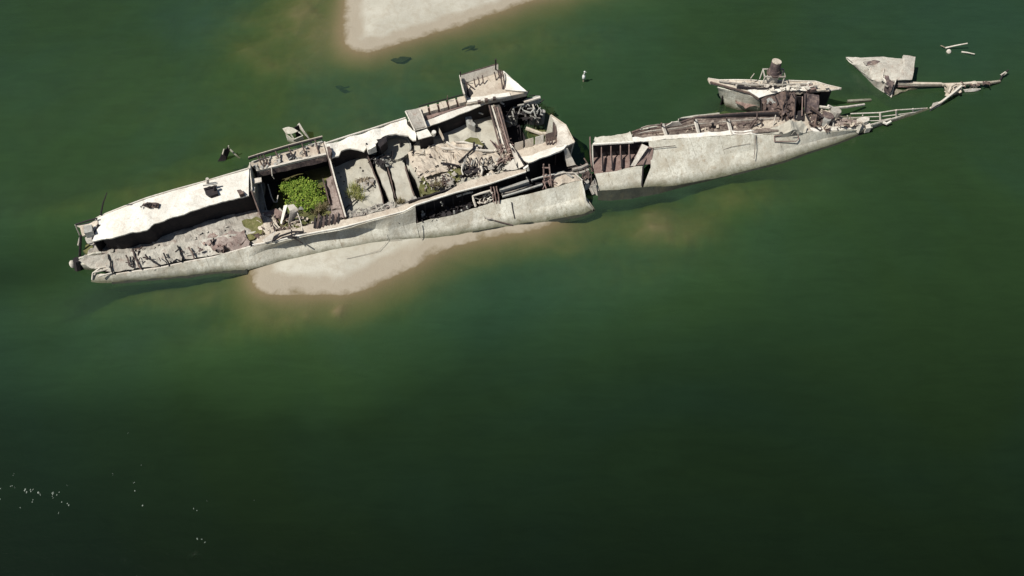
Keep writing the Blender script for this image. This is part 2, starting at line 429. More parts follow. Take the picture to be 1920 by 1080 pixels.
def bed(x, y):
    # bed drops towards the camera; the darker, steeper view is painted in as depth
    far = max(0, min(1, (y-14)/30))
    base = -(8.8-5.0*far**.8) + .5*noise.noise(Vector((x*.06, y*.06, 2)))
    h = base
    for poly, up, k1, k2 in ((bar1, .10, .30, .16), (bar2, .09, .34, .42)):
        d = sdist(poly, x, y)+.35*noise.noise(Vector((x*.35, y*.35, 1)))
        if d >= 0: hh = min(.55, up*d*(.55 if d < 1.6 else 1)+(.0 if d < 1.6 else -.72*up)+.012) + .03*noise.noise(Vector((x*.8, y*.8, 4)))
        else: hh = k1*d if d > -2 else -2*k1+(d+2)*(k1+k2)
        h = max(h, hh) if hh > -1 else max(h, hh)
    for c, rx, ry, top in SH:
        u = (x-c.x); v = (y-c.y); a = R(12)
        uu = (u*math.cos(a)+v*math.sin(a))/rx; vv = (-u*math.sin(a)+v*math.cos(a))/ry
        g = math.exp(-(uu*uu+vv*vv)**1.3*.5)
        n_ = .38*noise.noise(Vector((x*.45, y*.45, 7)))+.22*noise.noise(Vector((x*1.5, y*1.5, 9)))
        h = max(h, base+(top+n_-base)*g)
    for c, rx, ry, dd in SHADE_DIPS:
        h -= dd*math.exp(-(((x-c.x)/rx)**2+((y-c.y)/ry)**2))*min(1, max(0, -h-.3))
    if inpoly(inner, x, y): h = -.28+.15*noise.noise(Vector((x*1.2, y*1.2, 3)))
    if inpoly(bay, x, y): h = -.5+.15*noise.noise(Vector((x*1.2, y*1.2, 3)))
    return h
def axis(lo, hi, a, b, fine, coarse_ratio=1.35):
    v = []; x = a
    while x <= b: v.append(x); x += fine
    s = fine; x = v[-1]
    while x < hi: s *= coarse_ratio; x += s; v.append(x)
    s = fine; x = a; pre = []
    while x > lo: s *= coarse_ratio; x -= s; pre.append(x)
    return pre[::-1]+v
XS = axis(-1500, 1500, -38, 46, .33); YS = axis(-400, 3000, 13, 66, .33)
H = [[bed(x, y) for x in XS] for y in YS]
def terrain():
    bms = {k: bmesh.new() for k in ('riverbed', 'bar_far', 'bar_near')}
    vc = {k: {} for k in bms}
    def vert(k, i, j):
        if (i, j) not in vc[k]: vc[k][(i, j)] = bms[k].verts.new((XS[i], YS[j], H[j][i]))
        return vc[k][(i, j)]
    mid = (sum(p.y for p in bar1)/len(bar1)+sum(p.y for p in bar2)/len(bar2))/2 + 2
    for j in range(len(YS)-1):
        for i in range(len(XS)-1):
            hm = max(H[j][i], H[j][i+1], H[j+1][i], H[j+1][i+1])
            k = 'riverbed'
            if hm > -.12 and not inpoly(inner, XS[i], YS[j]): k = 'bar_far' if YS[j] > 50 else 'bar_near'
            bms[k].faces.new((vert(k, i, j), vert(k, i+1, j), vert(k, i+1, j+1), vert(k, i, j+1)))
    put('riverbed', bms['riverbed'], 'sand', kind='structure', smooth=True)
    put('sandbar', bms['bar_far'], 'sand', kind='structure', smooth=True)
    put('sandbar', bms['bar_near'], 'sand', kind='structure', smooth=True)
terrain()
def water():
    bm = bmesh.new()
    V = [[bm.verts.new((x, y, 0)) for x in XS] for y in YS]
    for j in range(len(YS)-1):
        for i in range(len(XS)-1):
            bm.faces.new((V[j][i], V[j][i+1], V[j+1][i+1], V[j+1][i]))
    o = put('water', bm, 'water', kind='structure')
    at_ = o.data.attributes.new('depth', 'FLOAT', 'POINT')
    vals = [max(.0, -h) for row in H for h in row]
    at_.data.foreach_set('value', vals)
water()

# ================================================================ AFT WRECK
W1 = thing('shipwreck', 'long broken aft hull full of sand with white far deck, lying against the sandbar', 'shipwreck', at(640, 380, 0))
# --- far side: shell and the bleached deck strip
far_edge = QX([(176, 414, 2.5), (190, 405, 2.6), (275, 371), (379, 341), (462, 316), (470, 301, 2.2), (540, 281, 2.2), (606, 261, 2.2), (616, 268, 2.7), (760, 226), (862, 186), (985, 166)], 2.8)
far_low = [Vector((p.x-.15, p.y+.35, -1.6)) for p in far_edge]
loft('hull_side', [[p-Vector((0, .05, .06)) for p in far_edge], far_low], 'hull', W1, step=.5, thick=.1, amp=.04)
def gunwale(pts, name='gunwale', mat='white', r=.09):
    return bar(name, pts, mat, W1, r, 5)
stripA_out = QA([(225, 505, 2.55), (270, 480, 2.6), (450, 408), (600, 352), (800, 292), (1000, 238), (1200, 178), (1338, 137)], 2.95)
stripA_in = QA([(205, 668, 2.2), (260, 655, 2.25), (340, 642), (430, 618), (480, 600), (540, 596), (600, 580), (640, 542), (720, 518), (780, 490), (900, 460), (980, 425), (1050, 403), (1200, 365), (1290, 345), (1335, 335)], 2.6)
stripA_mid = [a.lerp(b, .5)+Vector((0, 0, .05)) for a, b in zip(resample(stripA_out, 20), resample(stripA_in, 20))]
loft('deck', [stripA_out, stripA_mid, stripA_in], 'white', W1, step=.22, thick=.12, amp=.045, nscale=.7, jag=.22, jagend=-1, drow=4, seed=2)
# raised coaming along the outer edge
bar('rail', resample(stripA_out, 30), 'pale', W1, .07, 5)
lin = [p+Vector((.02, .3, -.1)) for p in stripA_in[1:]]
loft('inner_shade_wall', [lin, [Vector((p.x, p.y+.15, .2)) for p in lin]], 'dark', W1, step=.3, thick=.06, amp=.06)  # near-black sheet added to paint the shade under the deck overhang
# hatch smear and bollard block on the strip
bmx = bmesh.new(); slab_bm(bmx, QA([(560, 402), (600, 385), (680, 385), (675, 412), (600, 420)], 3.0), 2.86, step=.2, jit=.2, amp=.05); put('hatch', bmx, 'rust', W1)
rubble(QA([(550, 400), (690, 380), (690, 420), (560, 430)], 3.0), 14, 'dark', W1, (.1, .25), .02, .4)
b1 = QA([(1010, 290), (1050, 262), (1095, 270), (1100, 318), (1060, 335), (1025, 320)], 2.95)
slab('hatch', b1, 'dark', W1, 2.7, step=.2, jit=.15, amp=.03)
bar('bollard', [QA([(1038, 262, 2.8)])[0], QA([(1036, 212, 3.55)])[0]], 'pale', W1, .11, 8)
bar('bollard', QA([(1088, 300, 2.9), (1090, 265, 3.3)]), 'dark', W1, .1, 8)
bar('crossbar', QA([(1005, 262, 3.25), (1110, 246, 3.25)]), 'grey', W1, .06, 6)
bar('crossbar', QA([(1010, 285, 3.1), (1105, 262, 3.1)]), 'dark', W1, .05, 6)
slab('hatch', QA([(1245, 300), (1275, 292), (1298, 318), (1270, 330)], 2.9), 'rust', W1, 2.6, step=.15, jit=.15)
# --- aft floor: rumpled silt shelf under and in front of the deck overhang
fl_back = QA([(150, 640), (350, 560), (700, 430), (1100, 330), (1450, 240)], .45)
fl_mid1 = QA([(190, 720, .9), (350, 700, .75), (620, 640, .85), (900, 560, .85), (1200, 510, .8), (1450, 470, .7)])
fl_mid2 = QA([(150, 770, 1.15), (350, 770, 1.0), (620, 740, .95), (900, 680, 1.0), (1200, 630, .95), (1460, 590, .8)])
fl_front = QA([(112, 800, .75), (210, 862, .45), (350, 892), (560, 862), (700, 846), (900, 800), (1100, 768), (1340, 722), (1460, 700)], .5)
M['pale_silt'] = weathered('pale_stained_silt', (.49, .465, .40), (.29, .27, .225), (.27, .20, .16), .42, .8, scum=False, bump=.4)
loft('floor', [fl_back, fl_mid1, fl_mid2], 'mud', W1, step=.14, thick=.15, amp=.15, nscale=1.5, drow=7, jag=.1, seed=5)
loft('floor', [[p+Vector((0, .1, -.02)) for p in fl_mid2], fl_front], 'pale_silt', W1, step=.14, thick=.15, amp=.09, nscale=1.6, drow=7, jag=.1, seed=6)
# near hull side, low at the stern
gwA = QA([(205, 905, .35), (350, 908, .5), (560, 875, .62), (700, 856, .7), (900, 812, .8), (1100, 776, .95), (1350, 702, 1.36)])
blA = QA([(200, 955), (350, 962), (600, 938), (900, 915), (1100, 885), (1200, 882), (1330, 866, .05)], -.03)
sub = lambda pts, dx=.05, dy=.5, z=-1.6: [Vector((p.x+dx, p.y+dy, z)) for p in pts]
loft('hull_side', [gwA, blA, sub(blA)], 'hull', W1, step=.25, thick=.1, amp=.07, jag=.35, drow=4, seed=3)
bar('gunwale', resample(gwA, 24), 'pale', W1, .07, 5)
# torn frames over the silt
for k, (x, y, x2, y2) in enumerate([(490, 725, 555, 870), (505, 720, 500, 860), (585, 765, 700, 850), (570, 780, 640, 800), (720, 750, 760, 850), (825, 700, 860, 800), (905, 700, 950, 810), (1060, 660, 1110, 750), (1085, 640, 1080, 720), (450, 770, 480, 850), (320, 760, 350, 900), (540, 730, 540, 800), (1155, 700, 1160, 750)]):
    a, b = QA([(x, y, 1.2), (x2, y2, .75)])
    bar('rib', jagline(a, b, 5, .12, k), 'dark' if k % 3 else 'rust', W1, .055, 5)
for k, pts in enumerate([[(220, 890), (340, 860)], [(250, 920), (360, 890)], [(230, 860), (340, 845), (450, 830)], [(650, 870), (710, 850)]]):
    bar('stringer', QA(pts, .7), 'pale', W1, .06, 5)
bar('frame', QA([(205, 940, .2), (210, 895, .65), (260, 860, .8)]), 'pale', W1, .07, 5)
bar('hull_scrap', QA([(790, 815, .95), (815, 795, 1.1), (850, 812, .95)]), 'dark', W1, .06, 5)
rubble(QA([(250, 720), (500, 700), (1250, 540), (1330, 690), (900, 780), (400, 880), (250, 850)], .95), 60, 'mud', W1, (.08, .3), -.03, .2, lean=.25)
rubble(QA([(230, 700), (500, 640), (1300, 560), (1340, 700), (1000, 760), (450, 850), (250, 800)], .98), 22, 'rust', W1, (.1, .4), .0, .7, lean=.3)
rubble(QA([(960, 640), (1250, 590), (1330, 690), (1000, 740)], 1.0), 14, 'pink', W1, (.15, .4), .0, .3, lean=.3)
slab('rusted_patch', QA([(1000, 650), (1060, 610), (1130, 640), (1210, 600), (1310, 590), (1345, 700), (1220, 735), (1120, 700), (1050, 715)], 1.04), 'silt_pink', W1, .7, step=.18, jit=.35, amp=.1, nscale=1.6)
# algae pool behind the ledge
slab('algae_ledge', QA([(1290, 520), (1380, 485), (1450, 520), (1460, 600), (1340, 660), (1310, 590)], .95), 'green_scum', W1, .3, step=.25, jit=.2, amp=.15)
slab('ledge', QA([(1430, 490), (1500, 470), (1560, 560), (1480, 625), (1440, 590)], 1.0), 'tan', W1, .3, step=.25, jit=.2, amp=.12)
# --- stern end: corner plates, rudder post
slab('stern_platform', QL([(400, 395, 2.5), (600, 345, 2.7), (608, 385, 2.6), (560, 470, 2.2), (470, 500, 2.1), (440, 430, 2.4)]), 'tan', W1, 0, step=.2, jit=.1, amp=.08, topt=.1)
wall('bulkhead', QL([(605, 385, 2.7), (585, 430, 2.5), (545, 530, 2.3)]), .4, 'dark', W1, .08, step=.2)
slab('stern_box', QL([(470, 410), (550, 395), (555, 460), (480, 475)], 2.75), 'grey', W1, 2.2, step=.15, jit=.05)
bar('frame', QL([(398, 400, 2.5), (440, 500, 1.4)]), 'pale', W1, .05, 5)
bar('frame', QL([(440, 520, 1.5), (425, 585, .8)]), 'pale', W1, .07, 5)
bar('frame', QL([(448, 500, 1.9), (440, 690, .1)]), 'dark', W1, .09, 5)
bar('frame', QL([(400, 398, 2.5), (505, 365, 2.7), (600, 340, 2.8)]), 'dark', W1, .06, 5)
slab('ledge', QL([(470, 640, .6), (500, 560, .8), (560, 590, .9), (560, 650, .9), (500, 665, .7)]), 'green_scum', W1, -.6, step=.2, jit=.1, amp=.1)
wall('stern_wall', QL([(430, 700, 1.0), (560, 655, 1.2), (640, 650, 1.1)]), -.8, 'hull', W1, .12)
stern = QL([(425, 715, .9), (560, 650, 1.15), (640, 640, 1.1), (640, 770, .7), (555, 775, .55), (450, 770, .5)])
slab('stern_deck', stern, 'hull', W1, -1.2, step=.25, jit=.12, amp=.08)
bar('rudder_post', QL([(415, 720, .8), (440, 860, -.6)]), 'dark', W1, .28, 8)
bm = bmesh.new(); bmesh.ops.create_icosphere(bm, subdivisions=2, radius=.3)
for v in bm.verts: v.co = Vector((v.co.x*.75, v.co.y*.8, v.co.z*1.3))
bmesh.ops.translate(bm, verts=bm.verts, vec=QL([(378, 765, .12)])[0]); put('rudder_cap', bm, 'pale', W1, smooth=True)
bar('mast_stub', QL([(632, 310, 2.7), (655, 200, 3.4), (690, 105, 4.6)]), 'dark', W1, .07, 6, r2=.03)

# --- well with the shrub
gy_out = QB([(108, 405, 2.6), (200, 375, 2.45), (400, 315), (640, 252)], 2.3)
gy_in = QB([(160, 470), (270, 445), (470, 395), (665, 352)], 2.2)
loft('walkway', [gy_out, gy_in], 'tan', W1, step=.2, thick=.1, amp=.05, drow=4, jag=.1, seed=8)
bar('walkway_rail', [p+Vector((0, 0, .38)) for p in resample(gy_out, 16)], 'dark', W1, .07, 5)
bar('walkway_rail', [p+Vector((.0, .12, .42)) for p in resample(gy_out, 16)], 'tan', W1, .05, 5)
bar('girder', [p+Vector((0, 0, .1)) for p in resample(gy_in, 16)], 'pale', W1, .13, 4)
gg = resample(gy_in, 16)
loft('girder_web', [[p-Vector((0, .06, .05)) for p in gg], [p-Vector((.05, .15, .42)) for p in gg]], 'maroon', W1, step=.25, thick=.06, amp=.05, jag=.4, jagend=-1)
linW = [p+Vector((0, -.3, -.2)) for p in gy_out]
loft('inner_shade_wall', [linW, [Vector((p.x, p.y+.1, .0)) for p in linW]], 'dark', W1, step=.3, thick=.06, amp=.06)  # added dark sheet carries the shade below the walkway
for f in (.16, .36, .54, .72, .9, .2, .12):
    a = gy_out[0].lerp(gy_out[-1], f); b = gy_in[0].lerp(gy_in[-1], f)
    bm = bmesh.new(); bar_bm(bm, [a+Vector((0, 0, .4)), a.lerp(b, .5)+Vector((0, 0, .1)), b+Vector((0, 0, .12))], .055, 5); put('rib', bm, 'rust', W1)
rubble([*gy_out, *gy_in[::-1]], 40, 'grey', W1, (.1, .35), .1, .4)
loft('hatch_opening', [QB([(370, 345), (410, 332)], 2.45), QB([(395, 390), (440, 372)], 2.4)], 'dark', W1, step=.2, thick=.05, amp=.05)
wall('bulkhead', QB([(105, 402, 2.9), (108, 480, 2.8), (120, 600, 2.7)]), .3, 'pale', W1, .07, step=.25)
wall('bulkhead', QB([(120, 605, 2.7), (190, 780, 2.0)]), .2, 'rust', W1, .07, step=.25, amp=.15)
slab('bracket', QB([(125, 520), (190, 510), (195, 540), (140, 556)], 2.5), 'pale', W1, 2.35, step=.1, jit=.05)
slab('bracket', QB([(112, 570), (150, 580), (145, 612), (110, 606)], 2.5), 'pale', W1, 2.35, step=.1, jit=.05)
# inner floor, coloured near black to paint in the shade of the well
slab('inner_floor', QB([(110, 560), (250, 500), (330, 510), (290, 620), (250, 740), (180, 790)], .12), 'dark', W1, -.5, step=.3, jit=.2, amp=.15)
slab('algae_ledge', QB([(480, 440), (560, 415), (690, 390), (705, 480), (680, 520), (620, 530), (560, 540), (520, 500)], .06), 'green_scum', W1, -.4, step=.2, jit=.3, amp=.05)
bar('bent_pipe', QB([(240, 560, .9), (265, 650, .6), (285, 690, .5), (305, 690, .5), (315, 640, .8)]), 'pale', W1, .045, 6)
bar('bent_pipe', QB([(265, 435, 2.4), (272, 500, 1.9), (285, 520, 1.6)]), 'pale', W1, .04, 6)
bar('bent_pipe', QB([(190, 560, 1.6), (215, 680, .8), (235, 770, .5)]), 'grey', W1, .04, 6)
# ground in front of the shrub
slab('silt_bank', QB([(200, 760), (330, 735), (420, 820), (560, 780), (700, 700), (790, 800), (600, 880), (420, 900), (290, 925), (210, 930), (120, 985), (215, 900)], .55), 'mud', W1, -.4, step=.25, jit=.2, amp=.25)
slab('algae_ledge', QB([(290, 840), (330, 800), (420, 860), (560, 770), (640, 735), (690, 760), (560, 830), (450, 890), (340, 895)], .8), 'green_scum', W1, 0, step=.22, jit=.25, amp=.2)
slab('rusted_patch', QB([(190, 770), (300, 740), (350, 770), (330, 800), (230, 810)], .9), 'pink', W1, .2, step=.2, jit=.2, amp=.2)
rubble(QB([(200, 780), (560, 800), (760, 760), (780, 860), (500, 920), (150, 980)], .95), 90, 'rust', W1, (.12, .5), .0, .6)
rubble(QB([(200, 780), (560, 800), (760, 760), (780, 860), (500, 920), (150, 980)], .95), 60, 'tan', W1, (.12, .45), .0, .4)
# bulkhead between the well and the sand hold
bt = QB([(650, 255, 2.5), (690, 390, 2.45), (735, 560, 2.3), (775, 700, 2.2), (803, 798, 2.0)])
wall('bulkhead', bt, .1, 'rust', W1, .12, step=.2, amp=.05)
bar('bulkhead_cap', resample(bt, 14), 'pale', W1, .07, 4)
slab('side_box', QB([(655, 510), (715, 500), (735, 590), (760, 690), (775, 740), (700, 745), (690, 650), (665, 600)], 1.2), 'silt_pink', W1, 0, step=.2, jit=.15, amp=.25)
slab('side_box', QB([(690, 750), (790, 745), (800, 800), (700, 800)], 1.4), 'silt_pink', W1, 0, step=.2, jit=.12, amp=.15)
wall('plate', QB([(640, 520, 1.5), (665, 600, 1.5), (690, 700, 1.4)]), .0, 'rust', W1, .08, step=.2)
# --- near gunwale ledge and hull side, from stern to the gap
ledge_up = QB([(200, 935), (300, 905), (420, 885), (560, 850), (600, 835), (800, 815)], 1.75) + QX([(700, 400), (780, 378)], 2.05) + QC([(640, 935), (760, 865), (1030, 800), (1190, 780)], 2.4)
ledge_lo = QB([(130, 1000, 1.5), (300, 972, 1.6), (500, 925, 1.7), (750, 880, 1.85), (1000, 815, 2.0), (1234, 755, 2.1)]) + QD([(180, 600), (560, 482), (860, 405), (1180, 300)], 2.45)
loft('deck', [ledge_up, ledge_lo], 'tan', W1, step=.22, thick=.1, amp=.05, drow=3, jag=.35, seed=12)
bar('gunwale', resample([p+Vector((0, -.02, .03)) for p in ledge_lo], 60), 'white', W1, .06, 5)
top2 = [p-Vector((0, .03, .03)) for p in QB([(112, 1010, 1.35), (300, 972, 1.6), (500, 925, 1.7), (750, 880, 1.85), (1000, 815, 2.0), (1234, 755, 2.1)])+QD([(185, 600)], 2.4)]
mid2 = QH([(228, 275, .7), (300, 240, .9), (480, 170), (760, 120), (930, 130), (1065, 95)], 1.05)
bot2 = QH([(225, 332), (400, 285), (640, 238), (920, 190), (1085, 172)], .10)
loft('hull_side', [top2, mid2, bot2, sub(bot2)], 'hull', W1, step=.22, thick=.1, amp=.05, nscale=.8, drow=5, seed=14)
# hull side below the long slot
top3 = QD([(195, 765, .95), (330, 722, .95), (520, 690, 1.0), (720, 622, 1.05), (920, 562, 1.1), (1200, 500, 1.2), (1400, 450, 1.25), (1560, 400, 1.3), (1685, 372, 1.35)])
mid3 = QD([(210, 830), (560, 770), (1000, 690), (1400, 600), (1712, 520)], .45)
bot3 = QD([(235, 905), (400, 893), (700, 840), (1060, 778), (1400, 735), (1700, 682), (1795, 632)], -.02)
loft('hull_side', [top3, mid3, bot3, sub(bot3)], 'hull', W1, step=.22, thick=.1, amp=.06, nscale=.8, drow=5, jag=.12, seed=15)
wall('slot_edge', QD([(178, 610, 2.4), (185, 680, 1.7), (205, 765, .95)]), .6, 'rust', W1, .08, step=.2)
bar('hull_crack', QD([(1050, 570, 1.1), (1062, 640, .72), (1080, 720, .36)]), 'dark', W1, .035, 4)
bar('hull_crack', QD([(810, 712, .62), (860, 725, .55), (950, 750, .38), (1060, 778, .15)]), 'rust', W1, .06, 4, flat=.4)
slab('hull_scrap', QD([(800, 700, .8), (870, 712, .74), (900, 740, .55), (820, 728, .62)]), 'mud', W1, 0, step=.15, jit=.1, amp=.04, topt=.06)
bar('hull_crack', QH([(1085, 105, 1.1), (1095, 185, .2)]), 'mud', W1, .03, 4)
bar('hull_crack', QH([(920, 75, 1.75), (960, 85, 1.6), (985, 105, 1.3)]), 'dark', W1, .05, 4)
bar('weld_seam', QH([(720, 280, .28), (800, 262, .28), (880, 240, .3), (915, 205, .3), (922, 150, .75)]), 'mud', W1, .018, 4)
bar('weld_seam', QH([(922, 188, .35), (990, 184, .3)]), 'mud', W1, .018, 4)
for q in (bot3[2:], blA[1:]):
    loft('wet_shade', [[p+Vector((0, -.01, .06)) for p in q], [p+Vector((.02, -.3, -.1)) for p in q], [p+Vector((.02, .1, -1.2)) for p in q]], 'wet_shade', W1, step=.22, thick=.06, amp=.04, drow=2, seed=93)  # dark strip paints a shade line where hull meets water
def seam(a, b, f, seed, root, r_=.02, lo=.0, hi=1.0):
    ra, rb = resample(a, 50), resample(b, 50); k0, k1 = int(50*lo), int(50*hi)
    bar('plate_seam', [x.lerp(y, f+.04*nz((i*.3, 0, 0), 1, seed))+Vector((0, -.035, .045)) for i, (x, y) in enumerate(zip(ra, rb))][k0:k1], 'mud', root, r_, 4)
seam(top3, mid3, .45, 1, W1, .016, .05, .95); seam(mid3, bot3, .35, 2, W1, .016, 0, .7)
seam(top2, mid2, .55, 3, W1, .016, .1, .9); seam(mid2, bot2, .5, 4, W1, .016, .3, 1)
seam(gwA, blA, .5, 5, W1, .016, .1, .95)
# slot interior
slab('inner_floor', QD([(190, 740), (700, 590), (1400, 420), (1640, 300), (1500, 180), (1100, 330), (600, 440), (200, 600)], .3), 'dark', W1, -.5, step=.5, jit=.1, amp=.1)  # near-black floor puts the slot's shade into the colour
wall('inner_shade_wall', QD([(120, 560), (600, 415), (1150, 245), (1280, 160)], 2.3), 0, 'dark', W1, .1, step=.4)
for k in range(14):
    f = k/13; a = QD([(230, 600)])[0].lerp(QD([(1150, 320)])[0], f)
    top_ = ledge_lo[-5].lerp(ledge_lo[-1], f)-Vector((0, -.25, .1))
    bar('rib', [top_, Vector((top_.x, top_.y-.05, .4))], 'dark', W1, .05, 4)
slab('bracket', QD([(235, 680), (275, 670), (270, 690), (245, 695)], 1.0), 'pale', W1, .6, step=.1, jit=.03)
bar('pipe', QD([(560, 520, 1.6), (640, 492, 1.7), (705, 478, 1.75)]), 'pale', W1, .08, 6)
bar('pipe', QD([(730, 610, 1.2), (712, 560, 1.5), (702, 515, 1.7), (770, 492, 1.8), (860, 468, 1.85), (880, 490, 1.75)]), 'pale', W1, .09, 6)
slab('valve_block', QD([(750, 520), (850, 495), (860, 560), (760, 590)], 1.1), 'rust', W1, .4, step=.12, jit=.15, amp=.2)
rubble(QD([(740, 520), (860, 490), (870, 580), (760, 600)], 1.2), 22, 'pale', W1, (.1, .35), .05, .6, lean=1)
for x in (880, 905, 930): bar('pipe', jagline(*QD([(x-15, 430, 2.2), (x+15, 580, 1.1)]), 4, .08, x), 'pink', W1, .05, 5)
bar('beam', QD([(945, 465, 1.55), (1070, 428, 1.6), (1205, 385, 1.65)]), 'grey', W1, .16, 4)
bar('beam', QD([(970, 523, 1.35), (1150, 470, 1.4), (1330, 412, 1.5)]), 'grey', W1, .09, 4)
slab('beam_shelf', QD([(950, 475), (1210, 395), (1225, 420), (970, 500)], 1.3), 'mud', W1, 1.0, step=.2, jit=.1)
bar('beam', QD([(1230, 375, 1.7), (1330, 345, 1.7), (1440, 320, 1.8), (1520, 300, 1.85), (1600, 345, 1.7)]), 'grey', W1, .08, 4)
for a, b in (((1335, 232, 2.9), (1350, 400, 1.3)), ((1390, 232, 2.9), (1412, 440, 1.25)), ((1330, 262, 2.6), (1400, 262, 2.6)), ((1340, 350, 1.9), (1440, 330, 1.9))):
    bar('ladder_rail', jagline(*QD([a, b]), 4, .06, a[0]), 'pink', W1, .055, 5)
rubble(QD([(1320, 340), (1430, 320), (1430, 440), (1330, 450)], 1.4), 24, 'pink', W1, (.15, .5), .02, .7, lean=1)
slab('end_deck', QD([(1430, 345, 1.7), (1520, 310, 1.8), (1600, 300, 1.7), (1680, 375, 1.4), (1560, 402, 1.35), (1440, 440, 1.3)]), 'tan', W1, .4, step=.2, jit=.1, amp=.12)
bar('gunwale', QD([(1430, 330, 1.9), (1520, 305, 1.95), (1620, 310, 1.8), (1690, 375, 1.5)]), 'pale', W1, .05, 5)
wall('end_plate', QD([(1685, 375, 1.4), (1712, 480, 1.1), (1725, 560, .7), (1790, 630, .2)]), -.8, 'hull', W1, .12, step=.2)
for k, (x, y) in enumerate([(245, 650), (420, 570), (530, 655), (600, 640), (650, 610), (1190, 350), (1220, 360)]):
    bar('torn_plate', jagline(*QD([(x, y, 1.3), (x+14, y+30, .9)]), 3, .1, k), 'grey', W1, .07, 4)
rubble(QD([(200, 700), (520, 600), (720, 560), (700, 630), (500, 690), (220, 760)], .9), 60, 'dark', W1, (.1, .4), 0, .5)

# --- far deck by the sand hold (region O) and the long strip to the upper corner
sO_out = QO([(50, 398), (250, 333), (450, 272), (600, 222), (722, 185)], 2.95)
sO_in = QO([(90, 522), (150, 502), (168, 462), (250, 445), (380, 458), (400, 430), (470, 400), (520, 350), (580, 325), (740, 332), (790, 372), (830, 370)], 2.65)
slab('deck', sO_out+QO([(722, 190), (740, 250), (800, 300), (815, 365)], 2.85)+sO_in[::-1][1:], 'white', W1, 2.5, step=.25, jit=.14, amp=.05, topt=.12)
bar('rail', resample(sO_out, 20), 'pale', W1, .07, 5)
slab('hatch', QO([(60, 430), (85, 425), (105, 470), (90, 510), (70, 490)], 3.0), 'rust', W1, 2.6, step=.15, jit=.1)
slab('bracket', QO([(385, 395), (450, 380), (470, 430), (400, 450)], 2.95), 'white', W1, 2.4, step=.15, jit=.15, amp=.12)
slab('hatch', QO([(480, 365), (560, 345), (555, 380), (520, 440), (480, 420)], 2.7), 'dark', W1, 2.0, step=.15, jit=.2, amp=.15)
# deck box (tan) and its pale lower lid
loft('deck_box', [QO([(722, 132), (842, 108)], 3.35), QO([(800, 290), (898, 262)], 3.15)], 'mud', W1, step=.15, thick=.12, amp=.08)
loft('deck_box', [QO([(735, 140), (832, 118)], 3.4), QO([(806, 284), (885, 262)], 3.2)], 'ochre', W1, step=.15, thick=.06, amp=.12, jag=.3, seed=4)
bar('box_frame', QO([(722, 130, 3.5), (800, 292, 3.25), (900, 266, 3.2), (842, 108, 3.45)]), 'pale', W1, .06, 5)
loft('lid', [QO([(812, 308), (905, 282)], 3.0), QO([(830, 372), (945, 340)], 2.8)], 'white', W1, step=.15, thick=.1, amp=.05)
wall('box_side', QO([(842, 112, 3.35), (895, 262, 3.15), (900, 290, 3.0)]), 2.7, 'dark', W1, .08)
bar('bollard', QO([(955, 330, 2.6), (962, 302, 3.0)]), 'white', W1, .16, 8)
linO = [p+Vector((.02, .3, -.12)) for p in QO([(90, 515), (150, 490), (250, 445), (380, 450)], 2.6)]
loft('inner_shade_wall', [linO, [Vector((p.x, p.y+.1, .2)) for p in linO]], 'dark', W1, step=.3, thick=.06, amp=.06)  # dark sheet added for the shade below the far deck
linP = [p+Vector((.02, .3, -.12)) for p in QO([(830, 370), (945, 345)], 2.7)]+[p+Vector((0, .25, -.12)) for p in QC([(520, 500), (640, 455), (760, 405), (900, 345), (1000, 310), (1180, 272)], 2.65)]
loft('inner_shade_wall', [linP, [Vector((p.x, p.y+.1, -.5)) for p in linP]], 'dark', W1, step=.3, thick=.06, amp=.06)  # same added shade sheet, continued below the inner strip
# inner strip further on
sC_in = QC([(510, 500), (640, 455), (760, 405), (900, 345), (1000, 310), (1180, 272)], 2.65)
sC_mid = QC([(490, 462), (640, 408), (760, 365), (880, 325), (1000, 285), (1180, 255)], 2.8)
loft('deck', [sC_mid, sC_in], 'white', W1, step=.22, thick=.12, amp=.04, drow=3, jag=.12, jagend=-1, seed=21)
sC_out = QC([(455, 385), (540, 360), (640, 335), (770, 300)], 2.95)
sC_m2 = QC([(490, 460), (580, 425), (680, 392), (790, 352)], 2.78)
loft('walkway', [sC_out, sC_m2], 'pink', W1, step=.2, thick=.1, amp=.06, drow=3, seed=22)
for k in range(5):
    f = .02+k*.2; f2 = f+.15
    a, b = sC_out[0].lerp(sC_out[-1], f), sC_out[0].lerp(sC_out[-1], f2)
    slab('locker', [a+Vector((0, -.05, .3)), b+Vector((0, -.05, .3)), b+Vector((.15, -.7, .3)), a+Vector((.15, -.7, .3))], 'tan', W1, 2.8, step=.2, jit=.05, amp=.03)
bar('rail', [p+Vector((0, .05, .35)) for p in resample(sC_out, 12)], 'dark', W1, .045, 5)
bar('post', QC([(643, 340, 2.9), (645, 285, 3.9)]), 'rust', W1, .035, 5)
# --- raised outer platform with rail posts
W1p = slab('platform', QC([(745, 190), (860, 150), (985, 112), (1025, 135), (1180, 262), (1060, 290), (900, 318), (775, 345), (755, 250)], 3.1), 'tan', W1, 2.7, step=.25, jit=.05, amp=.05)
par_b = [p+Vector((0, .1, .5)) for p in QC([(740, 190), (860, 152), (985, 114)], 3.1)]
loft('parapet', [[p-Vector((0, .35, .5)) for p in par_b], par_b], 'pale', W1p, step=.2, thick=.08, amp=.03)
loft('parapet', [QC([(742, 195, 3.15), (750, 250, 3.15), (775, 320, 3.15)]), [p+Vector((-.05, 0, .7)) for p in QC([(738, 195, 3.15), (748, 250, 3.15), (770, 320, 3.15)])]], 'pale', W1p, step=.2, thick=.08)
loft('parapet', [QC([(1010, 125, 3.15), (1035, 250, 3.15)]), QC([(1025, 118, 3.6), (1180, 262, 3.2)])], 'white', W1p, step=.2, thick=.1, amp=.05)
